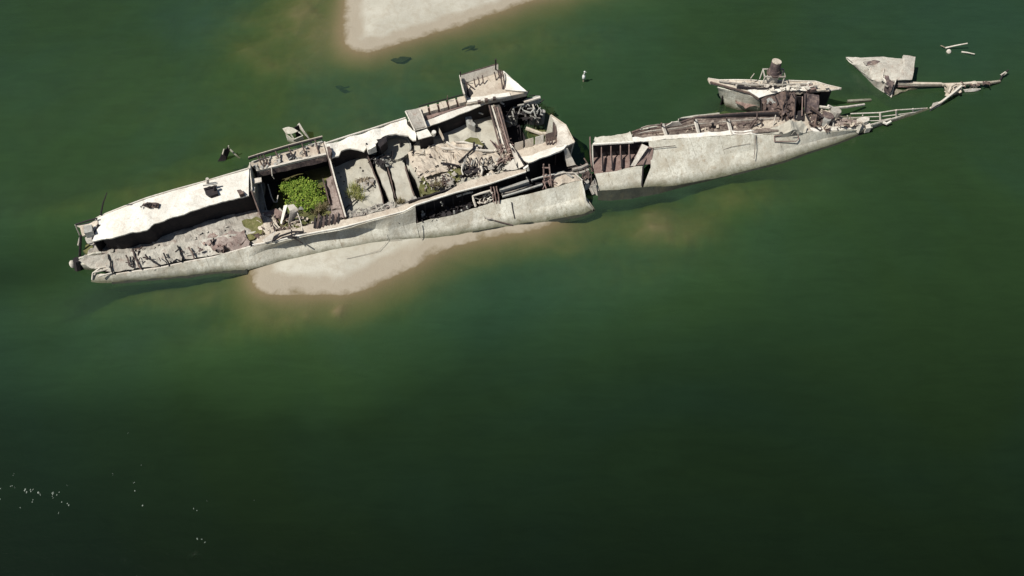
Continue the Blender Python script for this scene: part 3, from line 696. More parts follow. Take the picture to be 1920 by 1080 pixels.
loft('parapet', [QC([(775, 300, 3.15), (900, 285, 3.15), (1060, 262, 3.2)]), QC([(778, 330, 3.2), (900, 312, 3.2), (1070, 285, 3.2)])], 'white', W1p, step=.2, thick=.16, amp=.06)
for k, (x, y) in enumerate([(822, 175), (850, 165), (878, 155), (960, 130), (985, 120), (1000, 115), (770, 195)]):
    a = QC([(x, y-5, 3.7)])[0]; b = QC([(x+12, y+50, 3.15)])[0]
    bar('stanchion', jagline(a, b, 4, .05, k), 'rust', W1p, .05, 5)
for x in (995, 1012): bar('stanchion', QC([(x, 115, 3.9), (x+14, 180, 3.5), (x+22, 240, 3.2)]), 'rust', W1p, .06, 5)
slab('hatch', QC([(775, 245), (800, 240), (812, 270), (790, 295), (775, 280)], 3.16), 'dark', W1p, 2.9, step=.15, jit=.1)
bar('crossbar', QC([(780, 205, 3.6), (825, 240, 3.2)]), 'rust', W1p, .05, 5)
bar('post', QC([(970, 112, 3.3), (970, 40, 5.0)]), 'dark', W1p, .06, 6)
bar('post', QC([(735, 185, 3.3), (731, 125, 4.5)]), 'dark', W1p, .045, 6)
for x, y in ((858, 322), (905, 312), (960, 300)): slab('hatch', QC([(x-10, y-7), (x+10, y-10), (x+12, y+5), (x-8, y+8)], 3.3), 'rust', W1p, 3.1, step=.1, jit=.04)
bar('rail', resample([p+Vector((0, 0, .05)) for p in par_b], 14), 'rust', W1p, .05, 5)

# --- sand in the hold, cut by the trenches where bulkheads rotted away
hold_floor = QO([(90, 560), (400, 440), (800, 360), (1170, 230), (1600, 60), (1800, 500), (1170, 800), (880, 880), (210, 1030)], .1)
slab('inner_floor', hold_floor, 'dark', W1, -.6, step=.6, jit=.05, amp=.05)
bm = bmesh.new()
zz = 1.25
slab_bm(bm, QO([(90, 520), (250, 440), (380, 430), (412, 480), (440, 600), (500, 760), (545, 945), (400, 985), (220, 1005), (190, 880)], zz), .12, step=.22, jit=.1, amp=.12, seed=1)
slab_bm(bm, QO([(455, 560), (520, 560), (555, 600), (585, 720), (630, 890), (600, 905), (560, 820), (500, 680)], zz), .12, step=.18, jit=.06, amp=.08, seed=2)
slab_bm(bm, QO([(560, 540), (585, 560), (640, 540), (700, 530), (720, 600), (760, 740), (805, 850), (800, 880), (665, 900), (640, 800), (610, 680)], zz), .12, step=.2, jit=.08, amp=.1, seed=3)
slab_bm(bm, QO([(690, 520), (770, 420), (900, 330), (1170, 180), (1400, 60), (1500, 60)], zz)+QC([(950, 380), (1060, 650), (1090, 800), (760, 880), (640, 940), (480, 965), (430, 850), (380, 780), (350, 700)], zz), .12, step=.25, jit=.08, amp=.3, nscale=.45, seed=4)
SANDO = put('sand_fill', bm, 'sand', None, kind='stuff', label='pale dry sand filling the hold of the aft wreck between dark trenches', cat='sand', base=at(740, 330, 0), smooth=False)
# gun ring: round coaming filled with sand
rc = QO([(642, 440, 1.5)])[0]
bm = bmesh.new(); ringr = 1.02
slab_bm(bm, [rc+Vector((ringr*math.cos(a*math.pi/14), ringr*1.1*math.sin(a*math.pi/14), 0)) for a in range(28)], .3, step=.2, jit=.03, amp=.07)
put('sand_mound', bm, 'sand', None, kind='stuff', label='round sand plug inside the circular gun ring', cat='sand', base=Vector((rc.x, rc.y, 0)))
pts = [rc+Vector((1.12*math.cos(a), 1.2*math.sin(a), .02+.3*max(0, math.sin(a)))) for a in [R(x) for x in range(-10, 200, 10)]]
loft('gun_ring', [[p-Vector((0, 0, 1.0)) for p in pts], pts], 'grey', W1, step=.15, thick=.07, amp=.03)
for (x, y, x2, y2) in ((610, 455, 600, 545), (672, 380, 675, 430), (685, 540, 720, 500)):
    loft('torn_plate', [QO([(x, y, 1.98), ((x+x2)/2+8, (y+y2)/2, 1.75), (x2, y2, 1.6)]), QO([(x-6, y+6, 1.4), ((x+x2)/2-6, (y+y2)/2, 1.3), (x2-18, y2, 1.2)])], 'dark', W1, step=.15, thick=.05)
# trench side plates, rust crusts
for top, z in ((QO([(395, 470, 2.1), (440, 590, 1.5), (505, 760, 1.35), (548, 940, 1.35)]), .1), (QO([(562, 560, 1.6), (600, 700, 1.35), (640, 860, 1.32)]), .1), (QO([(722, 590, 1.7), (760, 720, 1.45), (806, 860, 1.4)]), .1), (QO([(860, 640, .8), (870, 850, 1.2)]), .1)):
    loft('bulkhead', [resample(top, 14), [Vector((p.x, p.y, z)) for p in resample(top, 14)]], 'rust', W1, step=.14, thick=.07, amp=.1, jag=.12, seed=z*10)
rubble(QO([(380, 400), (470, 380), (560, 520), (540, 620), (480, 600), (420, 560)], 1.6), 32, 'dark', W1, (.15, .5), .05, .4, lean=.6)
rubble(QO([(440, 500), (560, 500), (580, 600), (500, 620)], 1.4), 26, 'grey', W1, (.15, .5), .1, .6, lean=.8)
for a, b in (((480, 560, 1.7), (545, 625, 1.45)), ((395, 400, 3.1), (400, 480, 1.8)), ((520, 520, 1.8), (600, 500, 1.7))):
    bar('bent_pipe', jagline(*QO([a, b]), 4, .1, a[0]), 'dark', W1, .06, 6)
rubble(QO([(230, 985), (540, 915), (820, 860), (860, 880), (560, 950), (240, 1030)], 1.7), 110, 'mud', W1, (.12, .4), .0, .4, lean=.8)
slab('crust', QO([(225, 1000), (330, 985), (440, 955), (500, 960), (540, 930), (700, 890), (830, 860), (860, 880), (700, 925), (400, 1000), (240, 1025)], 1.75), 'mud', W1, .2, step=.18, jit=.15, amp=.18, seed=6)
# dark crust patches in the first sand field
rubble(QO([(310, 700), (450, 690), (440, 740), (350, 775), (300, 740)], 1.3), 46, 'wood', W1, (.12, .45), .0, .8, lean=.7)
slab('rusted_patch', QO([(320, 745), (400, 715), (450, 705), (435, 750), (390, 790), (340, 770)], 1.38), 'mud', W1, 1.0, step=.15, jit=.2, amp=.1)
bar('branch', QO([(215, 950, 1.5), (270, 900, 1.5), (310, 870, 1.4)]), 'dark', W1, .05, 5)
# ---- collapsed deck over the far half of the hold
def crumple(pts_rows, mat, seed, amp=.25, name='collapsed_deck', holes=0.):
    return loft(name, pts_rows, mat, W1, step=.2, thick=.06, amp=amp, nscale=1.4, drow=6, jag=.35, seed=seed, holes=holes)
crumple([QC([(590, 560, 1.5), (640, 620, 1.6), (780, 650, 1.7), (960, 660, 1.6)]), QC([(700, 700, 1.9), (850, 690, 2.1), (1000, 700, 1.9)]), QC([(745, 790, 1.5), (860, 800, 1.5), (980, 770, 1.6)])], 'tan', 31, .22)
crumple([QC([(380, 680, 1.45), (560, 620, 1.6), (640, 640, 1.55)]), QC([(400, 760, 1.7), (520, 720, 1.9), (640, 740, 1.6)]), QC([(470, 860, 1.5), (560, 820, 1.55), (650, 800, 1.5)])], 'tan', 32, .2)
crumple([QC([(560, 620, 1.8), (720, 590, 1.9), (830, 620, 2.0)]), QC([(600, 720, 1.75), (700, 760, 1.8), (760, 740, 1.9)])], 'tan', 34, .25)
slab('algae_ledge', QC([(760, 590), (800, 560), (850, 575), (890, 620), (860, 640), (790, 610)], 1.72), 'green_scum', W1, 1.2, step=.2, jit=.1, amp=.1)
slab('algae_ledge', QC([(640, 800), (730, 770), (745, 830), (690, 870), (620, 880)], 1.55), 'green_scum', W1, 1.0, step=.2, jit=.2, amp=.2)
slab('algae_ledge', QC([(455, 900), (480, 830), (520, 900), (600, 930), (480, 960)], 1.6), 'green_scum', W1, .6, step=.2, jit=.15, amp=.15)
for k, pts in enumerate([[(640, 600, 2.0), (700, 640, 2.1), (800, 650, 2.1), (950, 660, 2.0)], [(600, 640, 1.9), (720, 650, 2.0), (850, 640, 2.1)], [(720, 735, 2.0), (780, 680, 2.2), (820, 640, 2.3), (825, 600, 2.4)], [(600, 740, 1.9), (720, 760, 1.9)], [(700, 600, 2.0), (760, 600, 2.1), (880, 630, 2.0)]]):
    bar('beam', jagline(QC(pts)[0], QC(pts)[-1], 3, .1, k) if len(pts) == 2 else QC(pts), 'pale' if k in (0, 1, 4) else 'dark', W1, .10 if k < 2 else .08, 5)
# bundle of bent ribs (a crushed cage)
for k in range(9):
    x = 742+k*25+random.uniform(-9, 9)
    y0, y1 = 700-6*math.sin(k)+random.uniform(-14, 14), 800-k*6+random.uniform(-12, 8); l_ = random.uniform(-14, 10)
    bar('rib', QC([(x+10, y0, 1.9), (x+4+l_, y0+18, 2.3), (x-4+l_, (y0+y1)/2+8, 2.2), (x-2, y1, 1.6)]), ('grey', 'mud', 'rust')[k % 3], W1, .045, 5)
slab('inner_floor', QC([(740, 760), (860, 740), (970, 720), (975, 760), (860, 800), (750, 815)], 1.72), 'dark', W1, 1.3, step=.2, jit=.1, amp=.08)
rubble(QC([(730, 700), (980, 680), (1000, 780), (760, 820)], 1.8), 25, 'mud', W1, (.12, .4), .1, .4, lean=.7)
rubble(QC([(400, 700), (640, 620), (940, 650), (1050, 780), (640, 920), (470, 940)], 1.65), 60, 'tan', W1, (.1, .4), .0, .35, lean=.4)
rubble(QC([(480, 860), (700, 800), (1050, 760), (1100, 800), (620, 930), (490, 960)], 1.7), 45, 'mud', W1, (.1, .35), .0, .4, lean=.5)
rubble(QC([(490, 850), (640, 820), (660, 860), (600, 920), (490, 930)], 1.7), 22, 'rust', W1, (.12, .45), .0, .7, lean=1)
slab('rusted_patch', QC([(610, 830), (660, 815), (690, 850), (640, 880), (605, 870)], 1.75), 'rust', W1, 1, step=.2, jit=.15, amp=.25)
bar('bent_pipe', QC([(745, 750, 2.1), (740, 790, 1.9), (750, 820, 1.7)]), 'white', W1, .05, 6)
bar('bent_pipe', QC([(870, 760, 2.1), (880, 790, 2.0), (872, 820, 1.8)]), 'pale', W1, .09, 6)
rubble(QC([(380, 640), (640, 600), (960, 640), (1060, 780), (640, 930), (470, 950)], 1.72), 60, 'dark', W1, (.05, .22), .02, .6, lean=.7)
rubble(QC([(380, 640), (640, 600), (960, 640), (1060, 780), (640, 930), (470, 950)], 1.7), 50, 'pale', W1, (.05, .25), .03, .5, lean=.7)
rubble(QO([(100, 560), (400, 470), (540, 940), (220, 1000)], 1.3), 14, 'dark', W1, (.04, .13), .0, .6, lean=.4)
rubble(QO([(1020, 480), (1300, 300), (1500, 420), (1480, 700), (1100, 640)], 1.3), 16, 'dark', W1, (.04, .16), .0, .6, lean=.5)
for k in range(14):
    a_ = QC([(random.uniform(480, 1000), random.uniform(620, 860), 1.75)])[0]; d_ = Vector((random.uniform(-1, 1), random.uniform(-.8, .8), random.uniform(-.1, .35)))
    bar('bent_pipe', jagline(a_, a_+d_*1.1, 5, .18, k+60), ('dark', 'pale', 'rust')[k % 3], W1, .03, 5)
slab('wreck_lump', QC([(755, 430), (800, 420), (815, 455), (840, 470), (830, 490), (780, 475)], 1.95), 'grey', W1, 1.2, step=.15, jit=.15, amp=.25)
bar('bent_pipe', QC([(800, 485, 1.6), (850, 503, 1.55)]), 'dark', W1, .05, 5)
bar('bent_pipe', QC([(850, 398, 1.9), (870, 405, 1.9), (885, 412, 1.8)]), 'white', W1, .06, 5)
# --- inner end bulkhead: cascade of folded sheets from the far strip to the near deck
ca = QC([(925, 350, 2.7), (950, 420, 2.3), (975, 530, 1.9), (1000, 640, 1.8), (1040, 720, 1.8)])
cb = QC([(965, 350, 2.6), (1000, 420, 2.2), (1025, 520, 2.0), (1050, 600, 2.0), (1075, 680, 2.0)])
cc = QC([(995, 350, 2.3), (1020, 430, 1.6), (1040, 520, 1.3), (1060, 610, 1.3), (1085, 690, 1.3)])
loft('bulkhead', [ca, cb, cc, [Vector((p.x+.1, p.y, -.5)) for p in cc]], 'tan', W1, step=.2, thick=.08, amp=.22, nscale=1.6, drow=3, seed=41)
for k, (x0, x1) in enumerate([(925, 1010), (945, 1040), (962, 1055), (980, 1068), (1000, 1080)]):
    bar('rib', QC([(x0, 350+k*4, 2.75), ((x0+x1)/2-12, 470, 2.35), ((x0+x1)/2+12, 560, 2.25), (x1, 670, 2.1)]), ('rust', 'pale', 'rust', 'pink', 'rust')[k], W1, .07, 5)
rubble(QC([(960, 600), (1070, 580), (1100, 730), (1000, 740)], 2.1), 40, 'pink', W1, (.15, .6), .0, .8, lean=1)
loft('knee_plate', [QC([(1070, 610, 2.7), (1110, 670, 2.8), (1165, 760, 2.6)]), QC([(1095, 690, 2.1), (1105, 740, 2.1), (1130, 780, 2.3)])], 'pale', W1, step=.2, thick=.07, amp=.06)
bar('strut', QC([(1080, 640, 2.8), (1130, 700, 2.7), (1175, 775, 2.6)]), 'dark', W1, .07, 5)
loft('knee_plate', [QC([(1030, 770, 2.3), (1090, 710, 2.9)]), QC([(1060, 790, 2.2), (1120, 780, 2.4)])], 'pale', W1, step=.2, thick=.07, amp=.06)
bar('bent_pipe', QC([(1160, 780, 2.7), (1185, 760, 2.9), (1190, 790, 2.5)]), 'white', W1, .1, 6)
# --- engine bay
def drum(name, base, top, r, mat, parent):
    return bar(name, [base, base.lerp(top, .12), base.lerp(top, .88), top], mat, parent, r, 10)
for k, (x, y, r) in enumerate([(545, 590, .42), (605, 590, .26), (720, 570, .2), (770, 565, .34), (818, 580, .2), (850, 570, .26)]):
    b_, t_ = QN([(x, y+45, -.3)])[0], QN([(x, y-30, 1.1)])[0]
    drum('engine_cylinder', Vector((b_.x, b_.y, -.4)), Vector((b_.x+.1, b_.y+.05, 1.15)), r, 'grey', W1)
for k, pts in enumerate([[(700, 400, 2.2), (770, 380, 2.3), (850, 355, 2.4)], [(690, 480, 1.8), (760, 500, 1.7), (800, 460, 1.9)], [(780, 420, 2.1), (800, 480, 1.7), (830, 590, .8)], [(710, 490, 1.7), (725, 570, .9)], [(590, 480, 1.6), (610, 560, 1.1)], [(510, 560, 1.0), (600, 600, .8)], [(850, 500, 1.4), (865, 560, 1.0)], [(640, 430, 2.0), (700, 420, 2.1)], [(480, 400, 2.5), (515, 420, 2.3)]]):
    bar('engine_pipe', QN(pts), 'pale' if k in (0, 2, 8) else 'grey', W1, .1 if k in (0, 1) else .07, 6)
slab('engine_block', QN([(700, 420), (780, 400), (790, 450), (710, 470)], 1.6), 'dark', W1, -.4, step=.2, jit=.1, amp=.2)
slab('engine_block', QN([(690, 380), (770, 360), (850, 345), (860, 375), (780, 390), (700, 400)], 2.2), 'grey', W1, 1.9, step=.15, jit=.15, amp=.15)
slab('engine_block', QN([(400, 430), (600, 400), (640, 470), (520, 520), (430, 480)], 1.2), 'dark', W1, -.4, step=.25, jit=.2, amp=.25)
rubble(QN([(400, 400), (860, 340), (870, 600), (740, 580), (520, 560)], 1.4), 70, 'dark', W1, (.15, .7), .0, .7, lean=1)
rubble(QN([(470, 400), (860, 350), (870, 560), (690, 560)], 1.7), 26, 'grey', W1, (.1, .5), .0, .7, lean=1)
# panels on the near side of the bay and the near corner deck
nb = QN([(610, 850, 2.3), (780, 790, 2.4), (985, 740, 2.5)])
nt_ = [p+Vector((0, .25, .55)) for p in nb]
for k in range(4):
    f0, f1 = k*.25+.01, k*.25+.21
    a, b = nb[0].lerp(nb[-1], f0), nb[0].lerp(nb[-1], f1); c, d = nt_[0].lerp(nt_[-1], f1), nt_[0].lerp(nt_[-1], f0)
    loft('panel', [[d, c], [a, b]], ('tan', 'tan', 'pale', 'rust')[k], W1, step=.2, thick=.06, amp=.04)
loft('walkway', [nb, QN([(640, 925, 2.25), (800, 890, 2.4), (1010, 820, 2.5)])], 'tan', W1, step=.2, thick=.1, amp=.07, seed=9)
loft('deck', [QN([(640, 915, 2.35), (800, 875, 2.5), (1000, 800, 2.6), (1005, 790, 2.6)]), QN([(745, 960, 2.4), (900, 900, 2.6), (1060, 835, 2.7), (1100, 790, 2.8)])], 'white', W1, step=.2, thick=.12, amp=.06, jag=.15, seed=10)
slab('corner_deck', QN([(948, 518, 2.7), (1000, 550, 2.75), (1085, 620, 2.8), (1110, 680, 2.8), (1165, 770, 2.75), (1080, 808, 2.7), (1000, 815, 2.65), (1005, 740, 2.65), (1005, 650, 2.7), (985, 590, 2.7)]), 'pale', W1, 2.5, step=.2, jit=.08, amp=.08, topt=.14)
bar('rail', QN([(948, 518, 2.75), (1085, 612, 2.8), (1165, 768, 2.75)]), 'tan', W1, .05, 5)
wall('bulkhead', QN([(975, 580, 2.7), (1000, 640, 2.7), (1003, 790, 2.5)]), .0, 'rust', W1, .08, step=.2)
bar('beam', QN([(720, 640, .5), (800, 670, .5), (860, 690, .55), (980, 690, .7)]), 'tan', W1, .14, 5)
slab('shelf', QN([(740, 640), (860, 655), (980, 670), (975, 700), (880, 715), (800, 680)], .4), 'green_scum', W1, -.4, step=.2, jit=.1, amp=.08)
for x in (905, 930, 955): bar('stanchion', QN([(x, 735, 2.9), (x+8, 790, 2.5)]), 'rust', W1, .06, 5)
loft('strut_plate', [QN([(1062, 835, 2.5), (1080, 920, 1.7), (1095, 990, 1.2)]), QN([(1095, 820, 2.5), (1135, 900, 1.7), (1172, 975, 1.2)])], 'pale', W1, step=.2, thick=.1, amp=.08)
loft('hull_side', [QN([(1165, 770, 2.7), (1085, 620, 2.75), (948, 518, 2.65)]), [Vector((p.x-.5, p.y-.1, -1.2)) for p in QN([(1165, 770, 2.7), (1085, 620, 2.75), (948, 518, 2.65)])]], 'hull', W1, step=.3, thick=.1, amp=.08)
wall('inner_shade_wall', QN([(640, 930), (1060, 760)], 2.2), 0, 'dark', W1, .1, step=.4)
# torn ribs at the ledge beside the well
for k in range(9):
    x = 560+k*21
    loft('torn_rib', [QB([(x+20, 790-k*3, 1.9), (x+32, 800-k*3, 1.95)]), QB([(x+6, 878-k*5, 1.9), (x+22, 885-k*5, 1.8)])], 'rust' if k % 2 else 'dark', W1, step=.12, thick=.05, amp=.08, jag=.5, seed=k)
bar('torn_plate', QB([(270, 975, 1.8), (330, 935, 1.9), (420, 905, 2.0), (500, 905, 1.9)]), 'dark', W1, .07, 5)
loft('torn_plate', [QB([(200, 965, 1.8), (300, 900, 2.0)]), QB([(215, 985, 1.7), (270, 970, 1.7)])], 'pale', W1, step=.15, thick=.06)
for pts in ([(400, 930, 1.8), (440, 955, 1.6), (495, 990, 1.3)], [(410, 890, 2.1), (415, 960, 1.7)], [(380, 945, 1.8), (450, 940, 1.75)]): bar('branch', QB(pts), 'dark', W1, .05, 5)
bar('stanchion', QB([(455, 770, 1.6), (480, 840, 1.6), (490, 900, 1.8)]), 'pale', W1, .04, 5)

# ================================================================ things in and around the aft wreck
def shrub(name, c, rx, ry, rz, n, leafs, label, cat='shrub', leafmat='leaf'):
    t = thing(name, label, cat, Vector((c.x, c.y, c.z-rz)))
    bm = bmesh.new()
    for k in range(9):
        a = k*2.4; d = Vector((math.cos(a)*rx*.7, math.sin(a)*ry*.7, rz*random.uniform(.5, 1.2)))
        b0 = Vector((c.x, c.y, c.z-rz)); bar_bm(bm, [b0, b0+d*.5+Vector((0, 0, .2)), b0+d], .04, 5, .012)
    put('stem', bm, 'wood', t)
    bm = bmesh.new()
    cl = []
    for k in range(n):
        u = Vector((random.gauss(0, 1), random.gauss(0, 1), random.gauss(.3, .8))).normalized()*random.uniform(.25, 1)**.6
        rr = 1+.75*noise.noise(Vector((u.x*2.4, u.y*2.4, u.z*1.2+3)))
        cl.append(c+Vector((u.x*rx*rr, u.y*ry*rr, u.z*rz)))
    for q in cl:
        for j in range(leafs):
            p = q+Vector((random.gauss(0, .13), random.gauss(0, .13), random.gauss(0, .09)))
            a = random.uniform(0, 6.28); l = random.uniform(.08, .17); d = Vector((math.cos(a), math.sin(a), random.uniform(-.5, .5))).normalized()
            s = d.cross(Vector((random.uniform(-.4, .4), random.uniform(-.4, .4), 1))).normalized()*l*.33
            bm.faces.new([bm.verts.new(v) for v in (p, p+d*l*.5+s, p+d*l, p+d*l*.5-s)])
    put('foliage', bm, leafmat, t)
    return t
shrub('shrub', QB([(500, 620, .7)])[0], 1.3, 1.2, .38, 84, 34, 'bright green leafy shrub growing from the flooded well of the aft wreck')
shrub('shrub', QB([(390, 585, .55)])[0], .55, .45, .35, 34, 22, 'small low sprig of leaves left of the large green shrub')
def tuft(pts, n, h, label, mat='grass', spread=.13, g=None):
    base = pts[0]; t = thing('grass_clump', label, 'grass clump', base, g); bm = bmesh.new()
    for k in range(n):
        p = random.choice(pts)+Vector((random.gauss(0, spread), random.gauss(0, spread), 0)); a = random.uniform(0, 6.28); hh = h*random.uniform(.5, 1.1)
        d = Vector((math.cos(a), math.sin(a), 0)); s = Vector((-d.y, d.x, 0))*.014
        q = p+d*hh*.25+Vector((0, 0, hh*.6)); e = p+d*hh*.65+Vector((0, 0, hh*.95))
        v = [bm.verts.new(x) for x in (p-s*1.3, p+s*1.3, q+s, q-s, e)]
        bm.faces.new((v[0], v[1], v[2], v[3])); bm.faces.new((v[3], v[2], v[4]))
    put('blades', bm, mat, t)
shrub('shrub', QB([(430, 545, .4)])[0], .6, .35, .25, 20, 16, 'thin low greenery at the far edge of the large green shrub')
shrub('shrub', QB([(610, 690, .7)])[0], .5, .4, .3, 22, 18, 'small leafy sprig between the large shrub and the torn ribs')
tuft(QO([(260, 840), (300, 860), (330, 820), (300, 800), (350, 870), (280, 780)], 1.2), 320, .6, 'yellow green reed tuft beside the dark bulkhead shadow on the first sand field')
tuft(QO([(880, 830), (930, 800), (900, 780), (960, 820)], 1.3), 220, .5, 'dry reed tuft at the foot of the third sand trench')
tuft(QB([(620, 740), (600, 770), (660, 730)], .9), 200, .5, 'brown weed clump between the shrub and the torn ribs', 'weed')
tuft(QO([(660, 905), (690, 900), (675, 902)], 1.75), 120, .35, 'low dry weeds on the silt crust behind the near deck ledge', 'weed')
tuft(QC([(575, 900), (590, 890), (560, 905)], 1.6), 110, .5, 'greyish reed tuft among rust scraps near the long hull slot', 'weed')

t = thing('metal_sheet', 'loose pale metal sheet folded like a tent, leaning by the green shrub', 'metal sheet', QB([(390, 850, .7)])[0])
loft('sheet', [QB([(378, 712, 1.9), (400, 760, 1.7), (385, 850, .9)]), QB([(425, 705, 1.85), (462, 745, 1.6), (448, 785, 1.2)])], 'pale', t, step=.15, thick=.04, amp=.05)
loft('flap', [QB([(360, 715, 1.7), (330, 845, .8)]), QB([(385, 708, 1.95), (345, 850, .85)])], 'white', t, step=.15, thick=.04, amp=.03)
loft('flap', [QB([(455, 745, 1.65), (500, 745, 1.5)]), QB([(470, 725, 1.7), (480, 720, 1.7)])], 'grey', t, step=.15, thick=.04, amp=.03)

# frame fragment standing in the water behind the wreck
t = thing('wreck_fragment', 'small open frame of pale plates poking from the water behind the aft wreck', 'wreckage', QJ([(1120, 520, 0)])[0])
loft('plate', [QJ([(960, 395, 1.0), (1030, 370, 1.1), (1080, 380, 1.05)]), QJ([(1000, 455, .8), (1060, 460, .8), (1150, 425, .9)])], 'hull', t, step=.12, thick=.07, amp=.05)
bar('frame', QJ([(1060, 460, .8), (1100, 520, .55), (1205, 475, .7), (1150, 430, .9)]), 'hull', t, .06, 5)
bar('frame', QJ([(1100, 520, .55), (1120, 590, -.3)]), 'dark', t, .07, 5)
wall('side_plate', QJ([(1000, 455, .78), (1100, 525, .5), (1205, 480, .65)]), -.5, 'hull', t, .05, step=.15)
loft('fin', [QJ([(1160, 320, 1.3), (1220, 420, .9), (1300, 530, .1)]), QJ([(1140, 345, .9), (1200, 420, .6), (1280, 530, -.2)])], 'pale', t, step=.15, thick=.06, amp=.05)
wall('side_plate', QJ([(1090, 375, 1.0), (1150, 345, 1.1)]), -.5, 'dark', t, .06, step=.15)
t = thing('wreck_fragment', 'dark bent mast scrap with pale tip poking from water left of the open frame', 'wreckage', QJ([(240, 780, 0)])[0])
loft('plate', [QJ([(255, 640, .9), (310, 620, .9), (330, 650, .7)]), QJ([(180, 790, -.1), (260, 800, -.2), (300, 700, .2)])], 'dark', t, step=.12, thick=.06, amp=.1, jag=.3)
bar('spar', QJ([(240, 700, .6), (258, 635, .95)]), 'hull', t, .06, 5)
bar('spar', QJ([(310, 595, 1.1), (315, 625, .9)]), 'hull', t, .05, 5)
bar('spar', QJ([(330, 640, .55), (380, 690, .25), (430, 735, .02), (480, 770, -.15)]), 'hull', t, .07, 5)

# ================================================================ FORWARD WRECK
W2 = thing('shipwreck', 'forward wreck with long pale hull tapering into the water on the right', 'shipwreck', at(1350, 310, 0))
gE = QE([(225, 420, 1.9), (400, 396, 1.95), (570, 388, 2.0), (700, 384, 2.0), (950, 362, 1.95), (1180, 345, 1.85), (1400, 332, 1.75), (1590, 325, 1.7)])
gF = QF([(480, 722, 1.55), (640, 715, 1.4), (880, 700, 1.15), (1090, 688, .85), (1300, 668, .5), (1392, 655, .35)])
hullpts_b = QE([(300, 805), (640, 772), (900, 762), (1200, 702), (1500, 635), (1800, 560)], .0)+QF([(420, 1010), (700, 925), (900, 850), (1100, 785), (1390, 665)], -.02)
# side plating right of the opening
top4 = [gE[3], *gE[4:]]+gF
mid4 = QE([(720, 600, .9), (1000, 560, .9), (1400, 480, .85), (1800, 420, .8)])+QF([(700, 830, .5), (1000, 750, .4), (1390, 662, .15)])
bot4 = QE([(655, 770), (900, 758), (1200, 702), (1500, 635), (1750, 572)], 0)+QF([(700, 918), (900, 850), (1100, 785), (1390, 672)], -.02)
loft('hull_side', [top4, mid4, bot4, sub(bot4)], 'hull', W2, step=.22, thick=.1, amp=.05, nscale=.7, drow=5, seed=51)
gw = resample(gE[2:]+gF, 60)
loft('gunwale', [[p+Vector((0, 0, .05)) for p in gw], [p+Vector((-.02, .38, .08)) for p in gw]], 'white', W2, step=.2, thick=.1, amp=.06, jag=.5, seed=77)
seam(top4, mid4, .6, 6, W2, .016, .05, .8); seam(mid4, bot4, .3, 7, W2, .016, 0, .6)
# flap and the plating under the opening
top5 = QE([(250, 655, .95), (420, 632, 1.0), (560, 600, 1.05), (655, 590, 1.0)])
bot5 = QE([(292, 808, .12), (450, 795, .1), (640, 772, .06)])
loft('hull_side', [top5, bot5, [Vector((p.x+.1, p.y+.5, -1.4)) for p in bot5]], 'hull', W2, step=.2, thick=.1, amp=.05, drow=4, jag=.1, seed=52)
loft('hull_flap', [QE([(640, 405, 2.05), (740, 440, 1.8)]), QE([(560, 592, 1.15), (725, 570, 1.05)])], 'pink', W2, step=.15, thick=.07, amp=.1, seed=3)
loft('hull_flap', [QE([(648, 408, 2.2), (700, 430, 2.1)]), QE([(550, 592, 1.2), (590, 585, 1.2)])], 'pale', W2, step=.15, thick=.06, amp=.05)
bar('hull_crack', QE([(725, 440, 1.85), (690, 520, 1.35), (655, 600, 1.05), (650, 680, .6), (642, 775, .08)]), 'dark', W2, .07, 5)
bar('hull_crack', QE([(600, 600, 1.05), (600, 740, .25)]), 'rust', W2, .03, 4)
bar('hull_crack', QE([(735, 440, 1.9), (840, 428, 1.88), (930, 420, 1.85)]), 'rust', W2, .028, 4)
bar('hull_crack', QE([(1608, 330, 1.72), (1600, 430, 1.3), (1592, 530, .75)]), 'rust', W2, .025, 4)
bar('hull_crack', QE([(1230, 510, .85), (1300, 465, 1.1), (1400, 430, 1.25), (1560, 400, 1.35)]), 'rust', W2, .014, 4)
bar('hull_crack', QE([(720, 590, .98), (900, 555, .98), (1050, 545, .95)]), 'rust', W2, .022, 4)
loft('torn_plate', [QE([(205, 745, .6), (250, 690, .9), (270, 760, .5)]), QE([(235, 840, -.1), (270, 860, -.3), (290, 810, .1)])], 'mud', W2, step=.15, thick=.08, amp=.1)
bar('prop_strut', QE([(440, 800, .15), (415, 840, -.05), (395, 885, -.35)]), 'hull', W2, .07, 5)
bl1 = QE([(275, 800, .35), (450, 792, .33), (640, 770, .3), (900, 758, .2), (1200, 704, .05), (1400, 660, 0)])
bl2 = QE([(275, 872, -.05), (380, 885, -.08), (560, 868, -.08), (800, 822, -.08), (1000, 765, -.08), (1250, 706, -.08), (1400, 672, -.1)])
loft('wet_shade', [bl1, bl2, [Vector((p.x, p.y+.4, -1.4)) for p in bl2]], 'wet_shade', W2, step=.2, thick=.1, amp=.05, jag=.1, seed=91)  # added dark band paints the hull's shadow and reflection on the water
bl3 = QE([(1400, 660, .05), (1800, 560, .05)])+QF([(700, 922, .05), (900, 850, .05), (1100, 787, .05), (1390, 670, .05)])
loft('wet_shade', [bl3, [Vector((p.x+.02, p.y-.16, -.08)) for p in bl3]], 'wet_shade', W2, step=.25, thick=.06, amp=.03, drow=2)  # thinner run of the painted waterline shade
